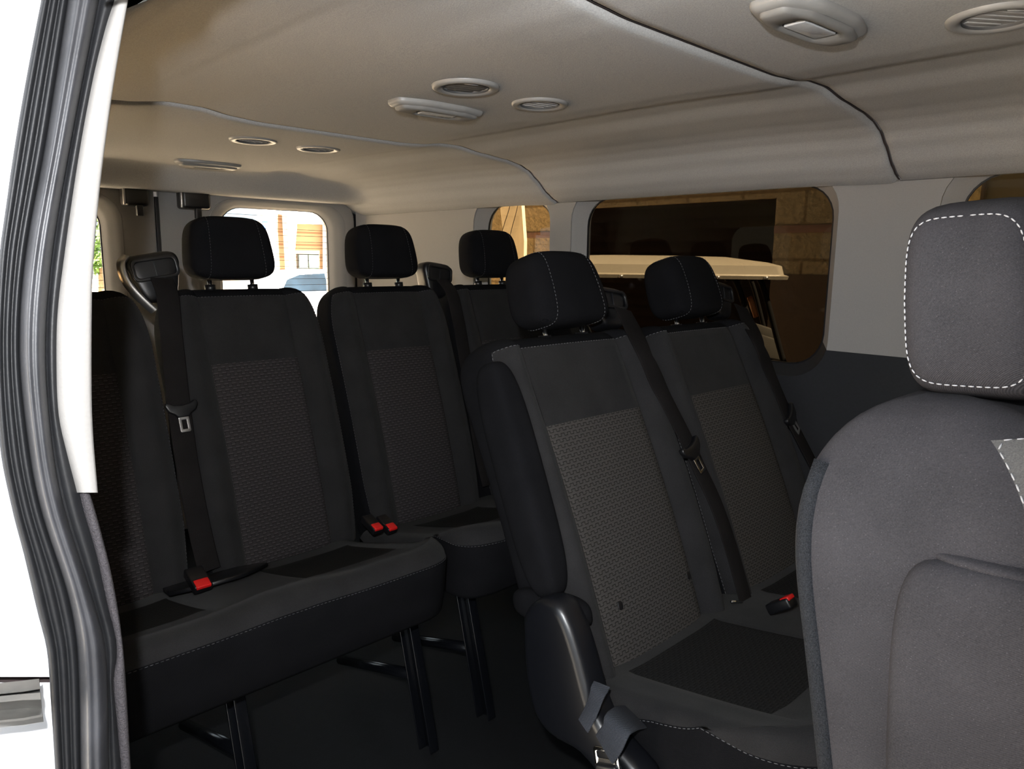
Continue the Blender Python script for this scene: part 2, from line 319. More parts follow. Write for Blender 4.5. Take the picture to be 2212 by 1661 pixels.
# ================================================================== STRUCTURE
XC, XN, XF = 1.025, 0.19, 1.88
PROF = [(0, 1.466), (.20, 1.466), (.27, 1.470), (.34, 1.480), (.41, 1.481), (.50, 1.469), (.60, 1.461), (.655, 1.452), (.70, 1.437), (.74, 1.410), (.79, 1.371), (.82, 1.354), (.842, 1.346)]
def zc(d):
    for (a, za), (b, zb) in zip(PROF, PROF[1:]):
        if d <= b:
            t = (d-a)/(b-a); t = t*t*(3-2*t)*.5+t*.5; return za+(zb-za)*t
    return PROF[-1][1]
def zn(d, y):
    # the recess beside the centre panel fades out on the door side between the joints
    z = zc(abs(d))
    if d >= 0: return z
    k = max(math.exp(-((y-q)/.16)**2) for q in (.644, 1.723)); a = abs(d)
    flat = 1.466+.005*min(1, a/.35) if a < .50 else min(zc(a), 1.471)
    return z*k+flat*(1-k)
def headliner(y0, y1, front_edge, rear):
    ds = [i/70*.842 for i in range(-70, 71)]; ys = []
    if front_edge: ys += [(y0, .012), (y0+.002, .003), (y0+.007, -.004), (y0+.014, -.006), (y0+.025, -.0065), (y0+.08, -.006), (y0+.16, -.003), (y0+.30, 0)]
    else: ys += [(y0, 0)]
    n = 12
    yr = 2.715 if rear else y1-.02
    ys += [(ys[-1][0]+(yr-ys[-1][0])*i/n, 0) for i in range(1, n+1)]
    if not rear: ys += [(y1-.006, 0), (y1-.001, .006), (y1, .02)]
    rows = []
    for y, dz in ys:
        rows.append([Vector((XC+max(d, -.775 if y < .80 else -1), y, zn(max(d, -.775 if y < .80 else -1), y)+dz)) for d in ds])
    if rear:
        for i in range(1, 17):
            t = i/16; y = 2.715+.125*t; k = t*t*(3-2*t); zz = 1.385
            rows.append([Vector((XC+d, y, min(zn(d, y), zn(d, y)*(1-k)+min(zz, zn(d, y))*k))) for d in ds])
        rows.append([Vector((XC+d, 2.965, min(1.389, zc(abs(d))))) for d in ds])
    mb = MB().grid(rows)
    # turned edge out to the side walls, upper skin
    for sg in (-1, 1):
        x = XC+sg*.842
        rws = [a for a in rows if sg > 0 or a[0].y >= .80]
        if len(rws) > 1: mb.grid([[Vector((x, y, 1.346+dz)), Vector((x+sg*.006, y, 1.3445+dz)), Vector((x+sg*.013, y, 1.350+dz)), Vector((x+sg*.02, y, 1.50))] for y, dz in [(a[0].y, 0) for a in rws]])
    ya, yb = rows[0][0].y, rows[-1][0].y
    mb.add([(XC-.86, ya, 1.5), (XC+.86, ya, 1.5), (XC+.86, yb, 1.5), (XC-.86, yb, 1.5)], [(0, 1, 2, 3)])
    return mb
struct(headliner(-0.9, .643, False, False), 'ceiling', 'headliner')
struct(headliner(.645, 1.722, True, False), 'ceiling', 'headliner')
struct(headliner(1.724, 2.9, True, True), 'ceiling', 'headliner')
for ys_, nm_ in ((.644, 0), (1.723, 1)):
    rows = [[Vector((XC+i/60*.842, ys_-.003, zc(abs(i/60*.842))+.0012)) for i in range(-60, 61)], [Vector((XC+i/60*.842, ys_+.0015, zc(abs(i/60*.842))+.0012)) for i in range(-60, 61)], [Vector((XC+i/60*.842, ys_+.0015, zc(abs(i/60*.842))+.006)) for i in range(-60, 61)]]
    struct(MB().grid(rows), 'trim_17', 'gap')  # dark strip standing in for the shadow in the headliner joint
# roof skin above, floor
struct(MB().rbox((XC, 1.05, 1.56), (1.95, 4.1, .03), .01), 'ceiling', 'paint')
struct(MB().rbox((XC, 1.05, -.01), (1.80, 4.1, .10), .0), 'floor', 'floor')
struct(MB().rbox((XC, 1.05, -.11), (1.86, 4.1, .08), .0), 'floor', 'paint')
# far side wall: windows 1 (big), 2 (small rear), 3 (front)
WINS = {1: (.815, 1.632), 2: (1.797, 2.13), 3: (-.62, .519)}
ZB, ZT = .885, 1.352
def winwall(X, sg, wins, y0, y1, zsplit=.934):
    # light upper trim with window openings and dark lower trim; sg points outwards
    m = frame((X, 0, 0), (0, 1, 0), (0, 0, 1))
    op = {k: rrect(a-.035, ZB-.03, b+.035, ZT+.03, .10) for k, (a, b) in wins.items()}
    def cutpoly(y0, y1, z0, z1, upper):
        out = []
        pts = []
        return pts
    gl = {k: rrect(a, ZB, b, ZT, .085) for k, (a, b) in wins.items()}
    ks = sorted(wins, key=lambda k: wins[k][0])
    # outlines where openings cut the split line
    up = [(y0, zsplit)]
    lo = []
    for k in ks:
        a, b = wins[k]; ring = op[k]
        low = [p for p in ring if p[1] < zsplit]
        low.sort(key=lambda p: (p[0]))
        l0, r0 = min(p[0] for p in ring), max(p[0] for p in ring)
        left = [p for p in ring if p[1] <= zsplit and p[0] < (a+b)/2]; left.sort(key=lambda p: -p[1])
        right = [p for p in ring if p[1] <= zsplit and p[0] >= (a+b)/2]; right.sort(key=lambda p: p[1])
        lo += [(left[0][0]-.0008, zsplit)]+left+right+[(right[-1][0]+.0008, zsplit)]
        hi_r = [p for p in ring if p[1] > zsplit and p[0] >= (a+b)/2]; hi_r.sort(key=lambda p: (p[1], -p[0]))
        hi_l = [p for p in ring if p[1] > zsplit and p[0] < (a+b)/2]; hi_l.sort(key=lambda p: (p[1], p[0]))
        up += [(left[0][0]-.0008, zsplit)]+hi_l+hi_r[::-1]+[(right[-1][0]+.0008, zsplit)]
    up += [(y1, zsplit), (y1, 1.53), (y0, 1.53)]
    lo = [(y0, zsplit)]+lo+[(y1, zsplit), (y1, .02), (y0, .02)]
    mu = extrude(up, [], .012, m); ml = extrude(lo, [], .014, m)
    # sloping reveals to the glass
    for k in ks:
        ro = op[k]; rg = gl[k]; rr = []
        for t in (0, .12, .35, .7, 1):
            e = t*t*.4+t*.6
            rr.append([Vector((X+sg*(.048*(t**1.4)), o[0]+(g[0]-o[0])*e, o[1]+(g[1]-o[1])*e)) for o, g in zip(ro, rg)])
        n = len(ro)
        for i in range(n):
            j = (i+1) % n
            tgt = ml if (ro[i][1]+ro[j][1])/2 < zsplit else mu
            for q in range(4): tgt.add([rr[q][i], rr[q][j], rr[q+1][j], rr[q+1][i]], [(0, 1, 2, 3)])
    return mu, ml
mu, ml = winwall(XF, 1, WINS, -.9, 2.93)
struct(mu, 'wall_right', 'trim', auto=.6); struct(ml, 'wall_right', 'lower', auto=.6)
for k, (a, b) in WINS.items():
    struct(extrude(rrect(a-.012, ZB-.012, b+.012, ZT+.012, .09), [], .004, frame((XF+.050, 0, 0), (0, 1, 0), (0, 0, 1))), 'window_%d' % k, {1: 'g_big', 2: 'g_small', 3: 'g_front'}[k], smooth=False)
    struct(extrude(rrect(a-.03, ZB-.03, b+.03, ZT+.03, .10), [rrect(a, ZB, b, ZT, .085)], .006, frame((XF+.046, 0, 0), (0, 1, 0), (0, 0, 1))), 'trim_%d' % k, 'black', smooth=False)
# outer skin of the far side
struct(extrude([(-.9, .02), (2.98, .02), (2.98, 1.55), (-.9, 1.55)], [rrect(a-.01, ZB-.01, b+.01, ZT+.01, .09) for a, b in WINS.values()], .01, frame((XF+.062, 0, 0), (0, 1, 0), (0, 0, 1))), 'wall_right', 'paint', smooth=False)
# near side wall behind the sliding door opening
mu, ml = winwall(XN-.02, -1, {4: (1.0, 1.63), 5: (1.797, 2.13)}, .80, 2.93)
struct(mu, 'wall_left', 'trim', auto=.6); struct(ml, 'wall_left', 'lower', auto=.6)
for k, (a, b) in {4: (1.0, 1.63), 5: (1.797, 2.13)}.items():
    struct(extrude(rrect(a-.012, ZB-.012, b+.012, ZT+.012, .09), [], .004, frame((XN-.07, 0, 0), (0, 1, 0), (0, 0, 1))), 'window_%d' % k, 'g_small', smooth=False)
struct(extrude([(.80, .02), (2.98, .02), (2.98, 1.55), (.80, 1.55)], [rrect(a-.01, ZB-.01, b+.01, ZT+.01, .09) for a, b in ((1.0, 1.63), (1.797, 2.13))], .01, frame((XN-.085, 0, 0), (0, 1, 0), (0, 0, 1))), 'wall_left', 'paint', smooth=False)
# door header over the opening
struct(MB().rbox((.172, -.075, 1.47), (.165, 1.60, .165), .02), 'wall_left', 'trim')
struct(MB().rbox((.02, -.70, .60), (.30, .46, 1.9), .04), 'wall_left', 'paint')  # unseen slab added ahead of the opening to shade the jamb
# unseen front wall, closed off to keep stray light out
struct(extrude([(.1, .02), (1.95, .02), (1.95, 1.55), (.1, 1.55)], [], .03, frame((0, -.93, 0), (1, 0, 0), (0, 0, 1))), 'front_light_block', 'trim', smooth=False)
# ---- rear doors
YR = 2.95
def ring_strip(mb, A, B, yA, yB, n=5, pw=1.5):
    rows = []
    for i in range(n+1):
        t = i/n
        rows.append([Vector((a[0]+(b[0]-a[0])*t, yA+(yB-yA)*(t**pw), a[1]+(b[1]-a[1])*t)) for a, b in zip(A, B)])
    return mb.grid(rows, close_u=True)
wl = rrect(.318, .58, .800, 1.345, [.06, .06, .09, .09]); wr = rrect(1.240, .58, 1.724, 1.350, [.06, .06, .085, .09])
def inflate(r, d, dd=None):
    cx = sum(p[0] for p in r)/len(r); cy = sum(p[1] for p in r)/len(r); xs = [p[0] for p in r]; ys = [p[1] for p in r]
    wx, wy = max(xs)-min(xs), max(ys)-min(ys)
    return [(cx+(p[0]-cx)*(1+2*d/wx), cy+(p[1]-cy)*(1+2*(dd or d)/wy)) for p in r]
mf = frame((0, YR+.004, 0), (1, 0, 0), (0, 0, 1))
for i, (xa, xb, wn) in enumerate(((.20, .978, wl), (.992, 1.835, wr))):
    wo = inflate(wn, .062, .03); wi = inflate(wn, .03, .015)
    mb = extrude(rrect(xa, .06, xb, 1.42, [.03, .03, .10, .03] if i else [.03, .03, .02, .10]), [wo], .02, mf, .004)
    ring_strip(mb, wo, wi, YR-.006, YR+.012, 4); ring_strip(mb, wi, inflate(wn, .0), YR+.012, YR+.05, 4)
    d = struct(mb, 'door_%d' % (i+1), 'trim', auto=.6)
    g = extrude(inflate(wn, .01), [], .004, frame((0, YR+.055, 0), (1, 0, 0), (0, 0, 1))).build('window_pane', 'g_rear', smooth=False)
    g.name = 'window_%d' % (6+i); g['kind'] = 'structure'
    s = extrude(inflate(wn, .022), [inflate(wn, 0)], .008, frame((0, YR+.048, 0), (1, 0, 0), (0, 0, 1))).build('trim_%d' % (6+i), 'black', smooth=False); s['kind'] = 'structure'
    s = extrude(rrect(xa-.004, .04, xb+.004, 1.40, .03), [inflate(wn, .012)], .02, frame((0, YR+.075, 0), (1, 0, 0), (0, 0, 1))).build('door_%d' % (i+1), 'paint', smooth=False); s['kind'] = 'structure'
# door aperture seal and rear header behind doors
struct(extrude([(.10, .02), (1.95, .02), (1.95, 1.55), (.10, 1.55)], [rrect(.21, .07, 1.825, 1.41, .09)], .012, frame((0, YR+.022, 0), (1, 0, 0), (0, 0, 1))), 'trim_8', 'rubber', smooth=False)
# rounded inner corner pillar between far wall and rear door
rows = []
for i in range(9):
    a = math.radians(90*i/8); x = XF-.045*(1-math.cos(a)); y = 2.885+.045*math.sin(a)
    rows.append([Vector((x, y, .02)), Vector((x, y, 1.42))])
struct(MB().grid(rows), 'trim_9', 'trim')
rows = []
for i in range(9):
    a = math.radians(90*i/8); x = XN-.02+.045*(1-math.cos(a)); y = 2.885+.045*math.sin(a)
    rows.append([Vector((x, y, .02)), Vector((x, y, 1.42))])
struct(MB().grid(rows), 'trim_9', 'trim')

# ---- sliding door aperture: jamb, seal, pillar trim (swept from measured heights)
def curve(pts):
    def f(y):
        P = pts
        if y <= P[0][0]: i = 0
        elif y >= P[-1][0]: i = len(P)-2
        else: i = max(k for k in range(len(P)-1) if P[k][0] <= y)
        def tan(k):
            a, b = max(k-1, 0), min(k+1, len(P)-1); return (P[b][1]-P[a][1])/(P[b][0]-P[a][0])
        h = P[i+1][0]-P[i][0]; t = (y-P[i][0])/h
        if t < 0 or t > 1: return P[i][1]+tan(i)*h*t if t < 0 else P[i+1][1]+tan(i+1)*h*(t-1)
        return (2*t**3-3*t*t+1)*P[i][1]+(t**3-2*t*t+t)*h*tan(i)+(-2*t**3+3*t*t)*P[i+1][1]+(t**3-t*t)*h*tan(i+1)
    return f
cA = curve([(0, 89), (140, 62), (300, 34), (450, 12), (560, -2), (760, -10), (966, 0), (1100, 26), (1200, 52), (1323, 81), (1404, 101), (1520, 110), (1661, 119)])
cB = curve([(0, 147), (300, 100), (560, 54), (760, 42), (966, 62), (1100, 88), (1282, 146), (1404, 167), (1661, 174)])
cC = curve([(0, 214), (300, 155), (560, 112), (760, 99), (966, 114), (1100, 140), (1282, 197), (1404, 228), (1661, 236)])
cD = curve([(0, 253), (57, 234), (169, 206), (337, 175), (560, 143), (680, 129), (800, 127), (900, 132), (980, 150), (1060, 171), (1100, 180), (1200, 209), (1300, 231), (1380, 250), (1420, 252), (1470, 245), (1530, 250), (1661, 262)])
cE = curve([(0, 277), (169, 248), (270, 233), (405, 216), (540, 204), (625, 199), (853, 198), (950, 202), (1058, 211)])
cG = curve([(1040, 186), (1100, 205), (1218, 236), (1303, 253), (1387, 265), (1472, 272), (1607, 280), (1661, 283)])
YS = [-160+i*22 for i in range(92)]
YP = .72
def pt(fx, y, Y, dx=0): return W(fx(y)+dx, y, 1, Y)
def sweep(cols, ys=YS):
    return MB().grid([[c(y) for c in cols] for y in ys])
def mixf(f, g, t): return lambda y: f(y)*(1-t)+g(y)*t
# painted jamb outside the seal
jc = [lambda y: pt(cA, y, YP+.02, -230)+Vector((-.10, .04, 0)), lambda y: pt(cA, y, YP+.02, -150), lambda y: pt(cA, y, YP+.018, -60), lambda y: pt(cA, y, YP+.022), lambda y: pt(cB, y, YP+.03)]
ysU = [y for y in YS if y < 1455]+[1462]; ysL = [1474]+[y for y in YS if y > 1480]
struct(sweep(jc, ysU), 'trim_10', 'paint'); 
struct(sweep([lambda y: pt(cA, y, YP+.024, -230)+Vector((-.10, .04, 0)), lambda y: pt(cA, y, YP+.024, -150), lambda y: pt(cA, y, YP+.026), lambda y: pt(cB, y, YP+.03)], ysL), 'trim_10', 'paint')
struct(sweep([lambda y: pt(cA, y, YP+.04, -240), lambda y: pt(cA, y, YP+.04), lambda y: pt(cB, y, YP+.045)]), 'trim_10', 'gap')
# seal: ribbed outer flange, bulb, inner lip
cols = []
N = 24
for i in range(N+1):
    t = i/N; amp = .006*abs(math.sin(math.pi*3*t))**.7
    cols.append((lambda t, a: (lambda y: pt(mixf(cA, cB, t), y, YP+.012-a)))(t, amp))
seal = sweep(cols)
cols = []
for i in range(9):
    t = i/8; cols.append((lambda t: (lambda y: pt(mixf(cC, cD, t), y, YP+.014-.006*math.sin(math.pi*t))))(t))
seal2 = sweep(cols)
seal.add(seal2.v, seal2.f)
seal = struct(seal, 'trim_11', 'rubber')
cols = []
for i in range(19):
    t = i/18; b = math.sin(math.pi*t)**.5*.030 - .004*math.exp(-((t-.5)/.12)**2)
    cols.append((lambda t, b: (lambda y: pt(mixf(cB, cC, t), y, YP+.012-b)))(t, b))
struct(sweep(cols), 'trim_12', 'bulb')
# pale pillar trim, ends above the grey lower trim
ysT = [-160+i*20 for i in range(61)]+[1052, 1060, 1064]
def tr(t, Y, dx=0): return lambda y: pt(mixf(cD, cE, t), y, Y, dx)
tcols = [lambda y: pt(cD, y, YP+.03, -14), tr(0, YP+.012, -6), tr(0, YP+.006, 0), tr(.25, YP+.001), tr(.6, YP), tr(.9, YP), tr(1, YP+.003),
         lambda y: pt(cE, y, YP+.003)+Vector((.0012, .012, 0)), lambda y: pt(cE, y, YP+.003)+Vector((-.004, .05, 0)), lambda y: Vector((XN-.02, .82, pt(cE, y, YP).z))]
struct(sweep(tcols, ysT), 'trim_13', 'trim')
z = W(190, 1064, 1, YP).z
mb = MB(); e = [c(1064) for c in tcols[:8]]; mb.add(e+[p+Vector((0, .03, .002)) for p in e], [(i, i+1, i+9, i+8) for i in range(7)]); struct(mb, 'trim_13', 'trim')
ysG = [1046+i*12 for i in range(60)]
def gr(t, Y): return lambda y: pt(mixf(cD, cG, t), y, Y)
struct(sweep([gr(-.2, YP+.03), gr(0, YP+.014), gr(.3, YP+.009), gr(.75, YP+.008), gr(1, YP+.014), lambda y: pt(cG, y, YP+.014)+Vector((-.002, .05, 0)), lambda y: Vector((XN-.02, .82, pt(cG, y, YP).z))], ysG), 'trim_14', 'carpet')
# lower sill across the door opening
struct(MB().rbox((.14, -.1, .0), (.14, 1.7, .09), .01), 'trim_15', 'black')

# chrome latch bracket on the jamb
lt = thing('door_latch_striker', W(40, 1520, 1, .70), 'bright steel latch bracket with folded ridges on the white door jamb', 'latch bracket')
def lp(x, y, Y): return W(x, y, 1, Y)
prof = [(1470, .70, 1466), (1494, .70, 1488), (1497, .716, 1491), (1499, .694, 1496), (1512, .690, 1511), (1514, .697, 1513), (1530, .712, 1530), (1546, .700, 1540), (1551, .690, 1543), (1556, .690, 1548), (1566, .694, 1559), (1567, .72, 1560)]
rows = []
for yl, Y, yr in prof:
    rows.append([lp(-140, yl+26, Y), lp(-60, yl+16, Y), lp(0, yl+5, Y), lp(50, yl, Y), lp(84+(yr-1466)*.1, yr, Y), lp(85+(yr-1466)*.1, yr, Y+.02)])
MB().grid(rows).build('bracket', 'steel', lt, auto=.5)

# ================================================================== CEILING FITTINGS
def vent(x, y, z, label, ang=0, group='round air vents in the ceiling', style=0, R=.063):
    t = thing('ceiling_vent', (x, y, z), label, 'air vent', group)
    prof = [(.66, .010), (.68, .001), (.74, -.0025), (.84, -.004), (.93, -.0035), (.985, -.0015), (1.0, .003)]
    rows = [[Vector((x+R*r*math.cos(a), y+R*r*math.sin(a), z+dz)) for a in [2*math.pi*k/48 for k in range(48)]] for r, dz in prof]
    MB().grid(rows, close_u=True).build('bezel', 'vent', t)
    rows = [[Vector((x+R*r*math.cos(a), y+R*r*math.sin(a), z+dz)) for a in [2*math.pi*k/48 for k in range(48)]] for r, dz in [(.68, -.002), (.67, .020), (.30, .021), (.001, .021)]]
    MB().grid(rows, close_u=True).build('duct', 'ventdark', t)
    ca, sa = math.cos(ang), math.sin(ang); rot = Matrix.Rotation(ang, 3, 'Z') @ Matrix.Rotation(style, 3, 'X')
    for k in range(-2, 3):
        o = k*.0155*R/.063; ln = 2*math.sqrt(max((.65*R)**2-o*o, .0001))*.96
        MB().rbox((x-sa*o, y+ca*o, z+.002), (ln, .0145, .0016), .0006, rot).build('slat', 'closedslat' if style == 0 else 'slatm', t)
    # thumb tab
    tabpts = [(-.014, 0), (-.010, -.005), (0, -.008), (.010, -.005), (.014, 0)]
    o = -.030
    MB().add([(x-sa*o+ca*p[0]-sa*p[1], y+ca*o+sa*p[0]+ca*p[1], z+.001) for p in tabpts]+[(x-sa*o+ca*p[0]-sa*p[1], y+ca*o+sa*p[0]+ca*p[1], z-.001) for p in tabpts], [(0, 1, 2, 3, 4), (9, 8, 7, 6, 5), (0, 5, 6, 1), (1, 6, 7, 2), (2, 7, 8, 3), (3, 8, 9, 4)]).build('thumb_tab', 'vent', t)
    return t
ZV = 1.464
def vpos(px, py, z=ZV): q = W(px, py, 2, z); return q.x, q.y
vent(*vpos(1006, 190), ZV, 'round ceiling vent with closed dark flaps in front of the middle lamp', -.35, style=.0)
vent(*vpos(1166, 226), ZV, 'round ceiling vent with open angled slats right of the middle lamp', -.25, style=.22, R=.058)
vent(*vpos(547, 304), ZV, 'left of the two rearmost round ceiling vents', .2, style=.3)
vent(*vpos(688, 322), ZV, 'right of the two rearmost round ceiling vents', .2, style=.3)
vent(*vpos(2156, 40), ZV, 'large round vent with pale slats cut by the top right frame edge', -.62, style=.12, R=.060)
def dome(x, y, z, label, ang=0):
    t = thing('ceiling_lamp', (x, y, z), label, 'ceiling lamp', 'reading lamps along the ceiling')
    rot = Matrix.Rotation(ang, 3, 'Z'); c = Vector((x, y, z))
    def hexo(L, w, cut, n=5):
        base = [(-L/2, -w*.28), (-L/2+cut, -w/2), (L/2-cut, -w/2), (L/2, -w*.28), (L/2, w*.28), (L/2-cut, w/2), (-L/2+cut, w/2), (-L/2, w*.28)]
        out = []
        for i in range(8):
            p, q, r = Vector(base[i-1]), Vector(base[i]), Vector(base[(i+1) % 8])
            a, b = q.lerp(p, .22), q.lerp(r, .22)
            for k in range(n): s = k/(n-1); out.append((a*(1-s)**2+q*2*s*(1-s)+b*s*s))
        return out
    rows = []
    for L, w, dz in ((.212, .090, .004), (.212, .090, -.001), (.209, .088, -.004), (.200, .080, -.0075), (.188, .068, -.0085)):
        rows.append([c+rot@Vector((p.x, p.y, dz)) for p in hexo(L, w, .062)])
    MB().grid(rows, close_u=True).build('housing', 'vent', t)
    rows = []
    for L, w, dz in ((.186, .066, -.007), (.184, .065, -.0125), (.174, .056, -.0150), (.108, .044, -.0155), (.100, .040, -.0120), (.096, .038, -.0115)):
        rows.append([c+rot@Vector((p.x, p.y, dz)) for p in hexo(L, w, .045 if L > .12 else .012)])
    mb = MB().grid(rows, close_u=True); mb.build('cover', 'lamp', t)
    MB().rbox(c+rot@Vector((.0, 0, -.0125)), (.078, .030, .004), .0015, rot).build('lens', 'lens', t)
    return t
dome(*vpos(944, 243, 1.455), ZV, 'middle ceiling lamp, seen edge-on beside the two vents', -.10)
dome(*vpos(450, 352, 1.465), 1.463, 'rearmost ceiling lamp at the back edge of the headliner', -.06)
dome(*vpos(1750, 66, 1.45), ZV, 'nearest grey ceiling lamp with a clear lens at top right', -.08)
for (px, py, lb) in ((1825, 265, 'small oval headliner clip above the large side window'), (1093, 348, 'small oval headliner clip near the rear seam')):
    q = W(px, py, 0, 1.755 if px > 1500 else 1.755)
    tag(MB().blob((q.x, q.y, q.z), (.030, .062, .008), 2.5, 8, Matrix.Rotation(.5, 3, 'Y')).build('headliner_clip', 'vent'), lb, 'clip', 'headliner clips')
q = W(2001, 321, 0, 1.79)
ob = MB().rbox((q.x+.010, q.y, q.z), (.003, .056, .018), .001, Matrix.Rotation(-.62, 3, 'Y')).build('headliner_tag', 'headliner'); tag(ob, 'faint stitched rectangle in the headliner above the pillar', 'tag')
# latch boxes above the rear doors
for px, lb in (((262, 320), 'left black latch box hanging over the rear doors'), ((385, 452), 'right black latch box hanging over the rear doors')):
    a = W(px[0], 425, 1, 2.87); b = W(px[1], 425, 1, 2.87); cx = (a.x+b.x)/2; w = b.x-a.x
    t = thing('door_latch_box', (cx, 2.88, 1.39), lb, 'latch', 'black latch boxes over the rear doors')
    MB().rbox((cx+.005, 2.89, 1.365), (w*.92, .07, .075), .012).build('housing', 'black', t)
    MB().rbox((cx+.012, 2.87, 1.318), (.022, .02, .05), .003).build('prong', 'black', t)
    MB().rbox((cx-w*.42, 2.865, 1.360), (.008, .012, .06), .003).build('bracket', 'satin', t)
# dark split line of the rear doors and inner ledge
struct(MB().rbox((.985, 2.944, .72), (.014, .01, 1.30), .002), 'trim_16', 'rubber')
# ================================================================== SEATS
def back_fn(cx, y0, z0, lean, L, hw, cu, T, B, lum, sh=.16, shp=2.5, topw=None, tr=.055):
    sl, cl = math.sin(lean), math.cos(lean); tw = topw if topw else cu+.012
    def hwv(v):
        if v <= L-sh: return hw-.012*max(0, (.15-v)/.15)
        s = min((v-(L-sh))/sh, 1); return tw+(hw-tw)*(1-s**shp)**(1/shp)
    def P(side, q, v, fb):
        # q: 0..1 from seam to edge (side -1/1) or fraction across the centre (side 0)
        h = hwv(v)
        if side == 0: u = q*cu
        else: u = side*(cu+q*(h-cu))
        k = max(0, (v-(L-tr))/tr); fall = max(0, 1-k**2.6)**.5
        k2 = max(0, (.03-v)/.03); fall *= max(0, 1-k2**2.6)**.5
        if fb > 0:
            w = T/2
            if side: w = (T/2+B*math.sin(math.pi*min(q/.97, 1))**1.2)*(.34+.66*max(0, 1-q**7)**.45)
            else: w += .004*(1-q*q)
            g = abs(abs(u)-cu); w -= .0045*math.exp(-(g/.004)**2)
        else:
            w = -T/2*((.5+.5*max(0, 1-q**9)**.4) if side else 1)
        w = w*fall + lum*math.sin(math.pi*min(1, v/L)**.9)
        return Vector((cx+u, y0+v*sl-w*cl, z0+v*cl+w*sl))
    return P, hwv
def seat_back(root, cx, y0, z0, lean, L=.66, hw=.205, cu=.115, T=.10, B=.022, lum=.012, pv=.47, mats=('fdark', 'fgrey', 'fpat'), stitch='thread_dim', rim=.93, shell_side=0, holes=False, sh=.16, shp=2.5, name='backrest', topw=None, tr=.055):
    P, hwv = back_fn(cx, y0, z0, lean, L, hw, cu, T, B, lum, sh, shp, topw, tr)
    vs = sorted(set([0, .006, .015, .03]+[L*i/30 for i in range(2, 29)]+[pv-.004, pv, pv+.004]+[L-.055, L-.045, L-.036, L-.028, L-.02, L-.013, L-.007, L-.003, L]+[L-sh*(1-i/12) for i in range(12)]))
    vs = [v for i, v in enumerate(vs) if i == 0 or v-vs[i-1] > 5e-4]; topv = L-.030; vs = sorted(set(vs+[topv]))
    qs = [0, .02, .05, .12, .22, .32, .42, .52, .62, .70, .76, rim, .84, .89, .95, .965, .985, .995, 1]
    qs = sorted(set(qs))
    cs = [-1, -.985, -.96, -.85, -.6, -.3, 0, .3, .6, .85, .96, .985, 1]
    back = MB(); bol = MB(); ins = MB(); up = MB()
    cols = [(-1, q, 1) for q in qs[::-1]]+[(0, c, 1) for c in cs[1:-1]]+[(1, q, 1) for q in qs]
    bcols = [(1, q, -1) for q in (1, .985, .96, .92, .85, .7, .4, 0)]+[(0, c, -1) for c in (.5, 0, -.5)]+[(-1, q, -1) for q in (0, .4, .7, .85, .92, .96, .985, 1)]
    allc = cols+bcols
    G = [[P(s, q, v, f) for (s, q, f) in allc] for v in vs]
    nc = len(allc); nf = len(cols)
    for i in range(len(vs)-1):
        vm = (vs[i]+vs[i+1])/2
        for j in range(nc):
            j2 = (j+1) % nc; quad = [G[i][j], G[i][j2], G[i+1][j2], G[i+1][j]]
            uv = None; tgt = back
            if j < nf-1:
                a, b = cols[j], cols[j2]
                cen = (a[0] == 0 or b[0] == 0)
                qm = (a[1]+b[1])/2
                if cen:
                    if vm < pv: tgt = ins; uv = [(p.x-cx, v) for p, v in zip(quad, (vs[i], vs[i], vs[i+1], vs[i+1]))]
                    elif vm < topv: tgt = up
                elif qm < rim and vm < topv: tgt = bol
            tgt.add(quad, [(0, 1, 2, 3)], uv)
    # bottom cap
    back.add(G[0], [tuple(range(nc))])
    b = back.build(name, mats[0], root)
    for mb_, nm, mm in ((bol, 'bolsters', mats[1]), (up, 'upper_panel', mats[1]), (ins, 'woven_insert', mats[2])):
        mb_.build(nm, mm, b)
    ORG[b] = ORG[root]
    st = MB(); path = [P(-1, rim, v, 1) for v in vs if .04 < v < topv]+[P(-1, q, topv, 1) for q in qs[::-1] if q < rim]+[P(0, c, topv, 1) for c in cs]+[P(1, q, topv, 1) for q in qs if q < rim]+[P(1, rim, v, 1) for v in vs[::-1] if .04 < v < topv]
    nrm = Vector((0, -math.cos(lean), math.sin(lean)))*.0008
    dashes(st, path, .005, .003, .0006, nrm+Vector((0, 0, 0)))
    if stitch: st.build('stitching', stitch, b)
    if holes:
        for u, v in holes:
            p = P(0, u, v, 1); rot = Matrix.Rotation(lean, 3, 'X')
            MB().blob(p, (.014, .004, .017), 2.2, 8, rot).build('anchor_hole', 'black', b)
    return P, b
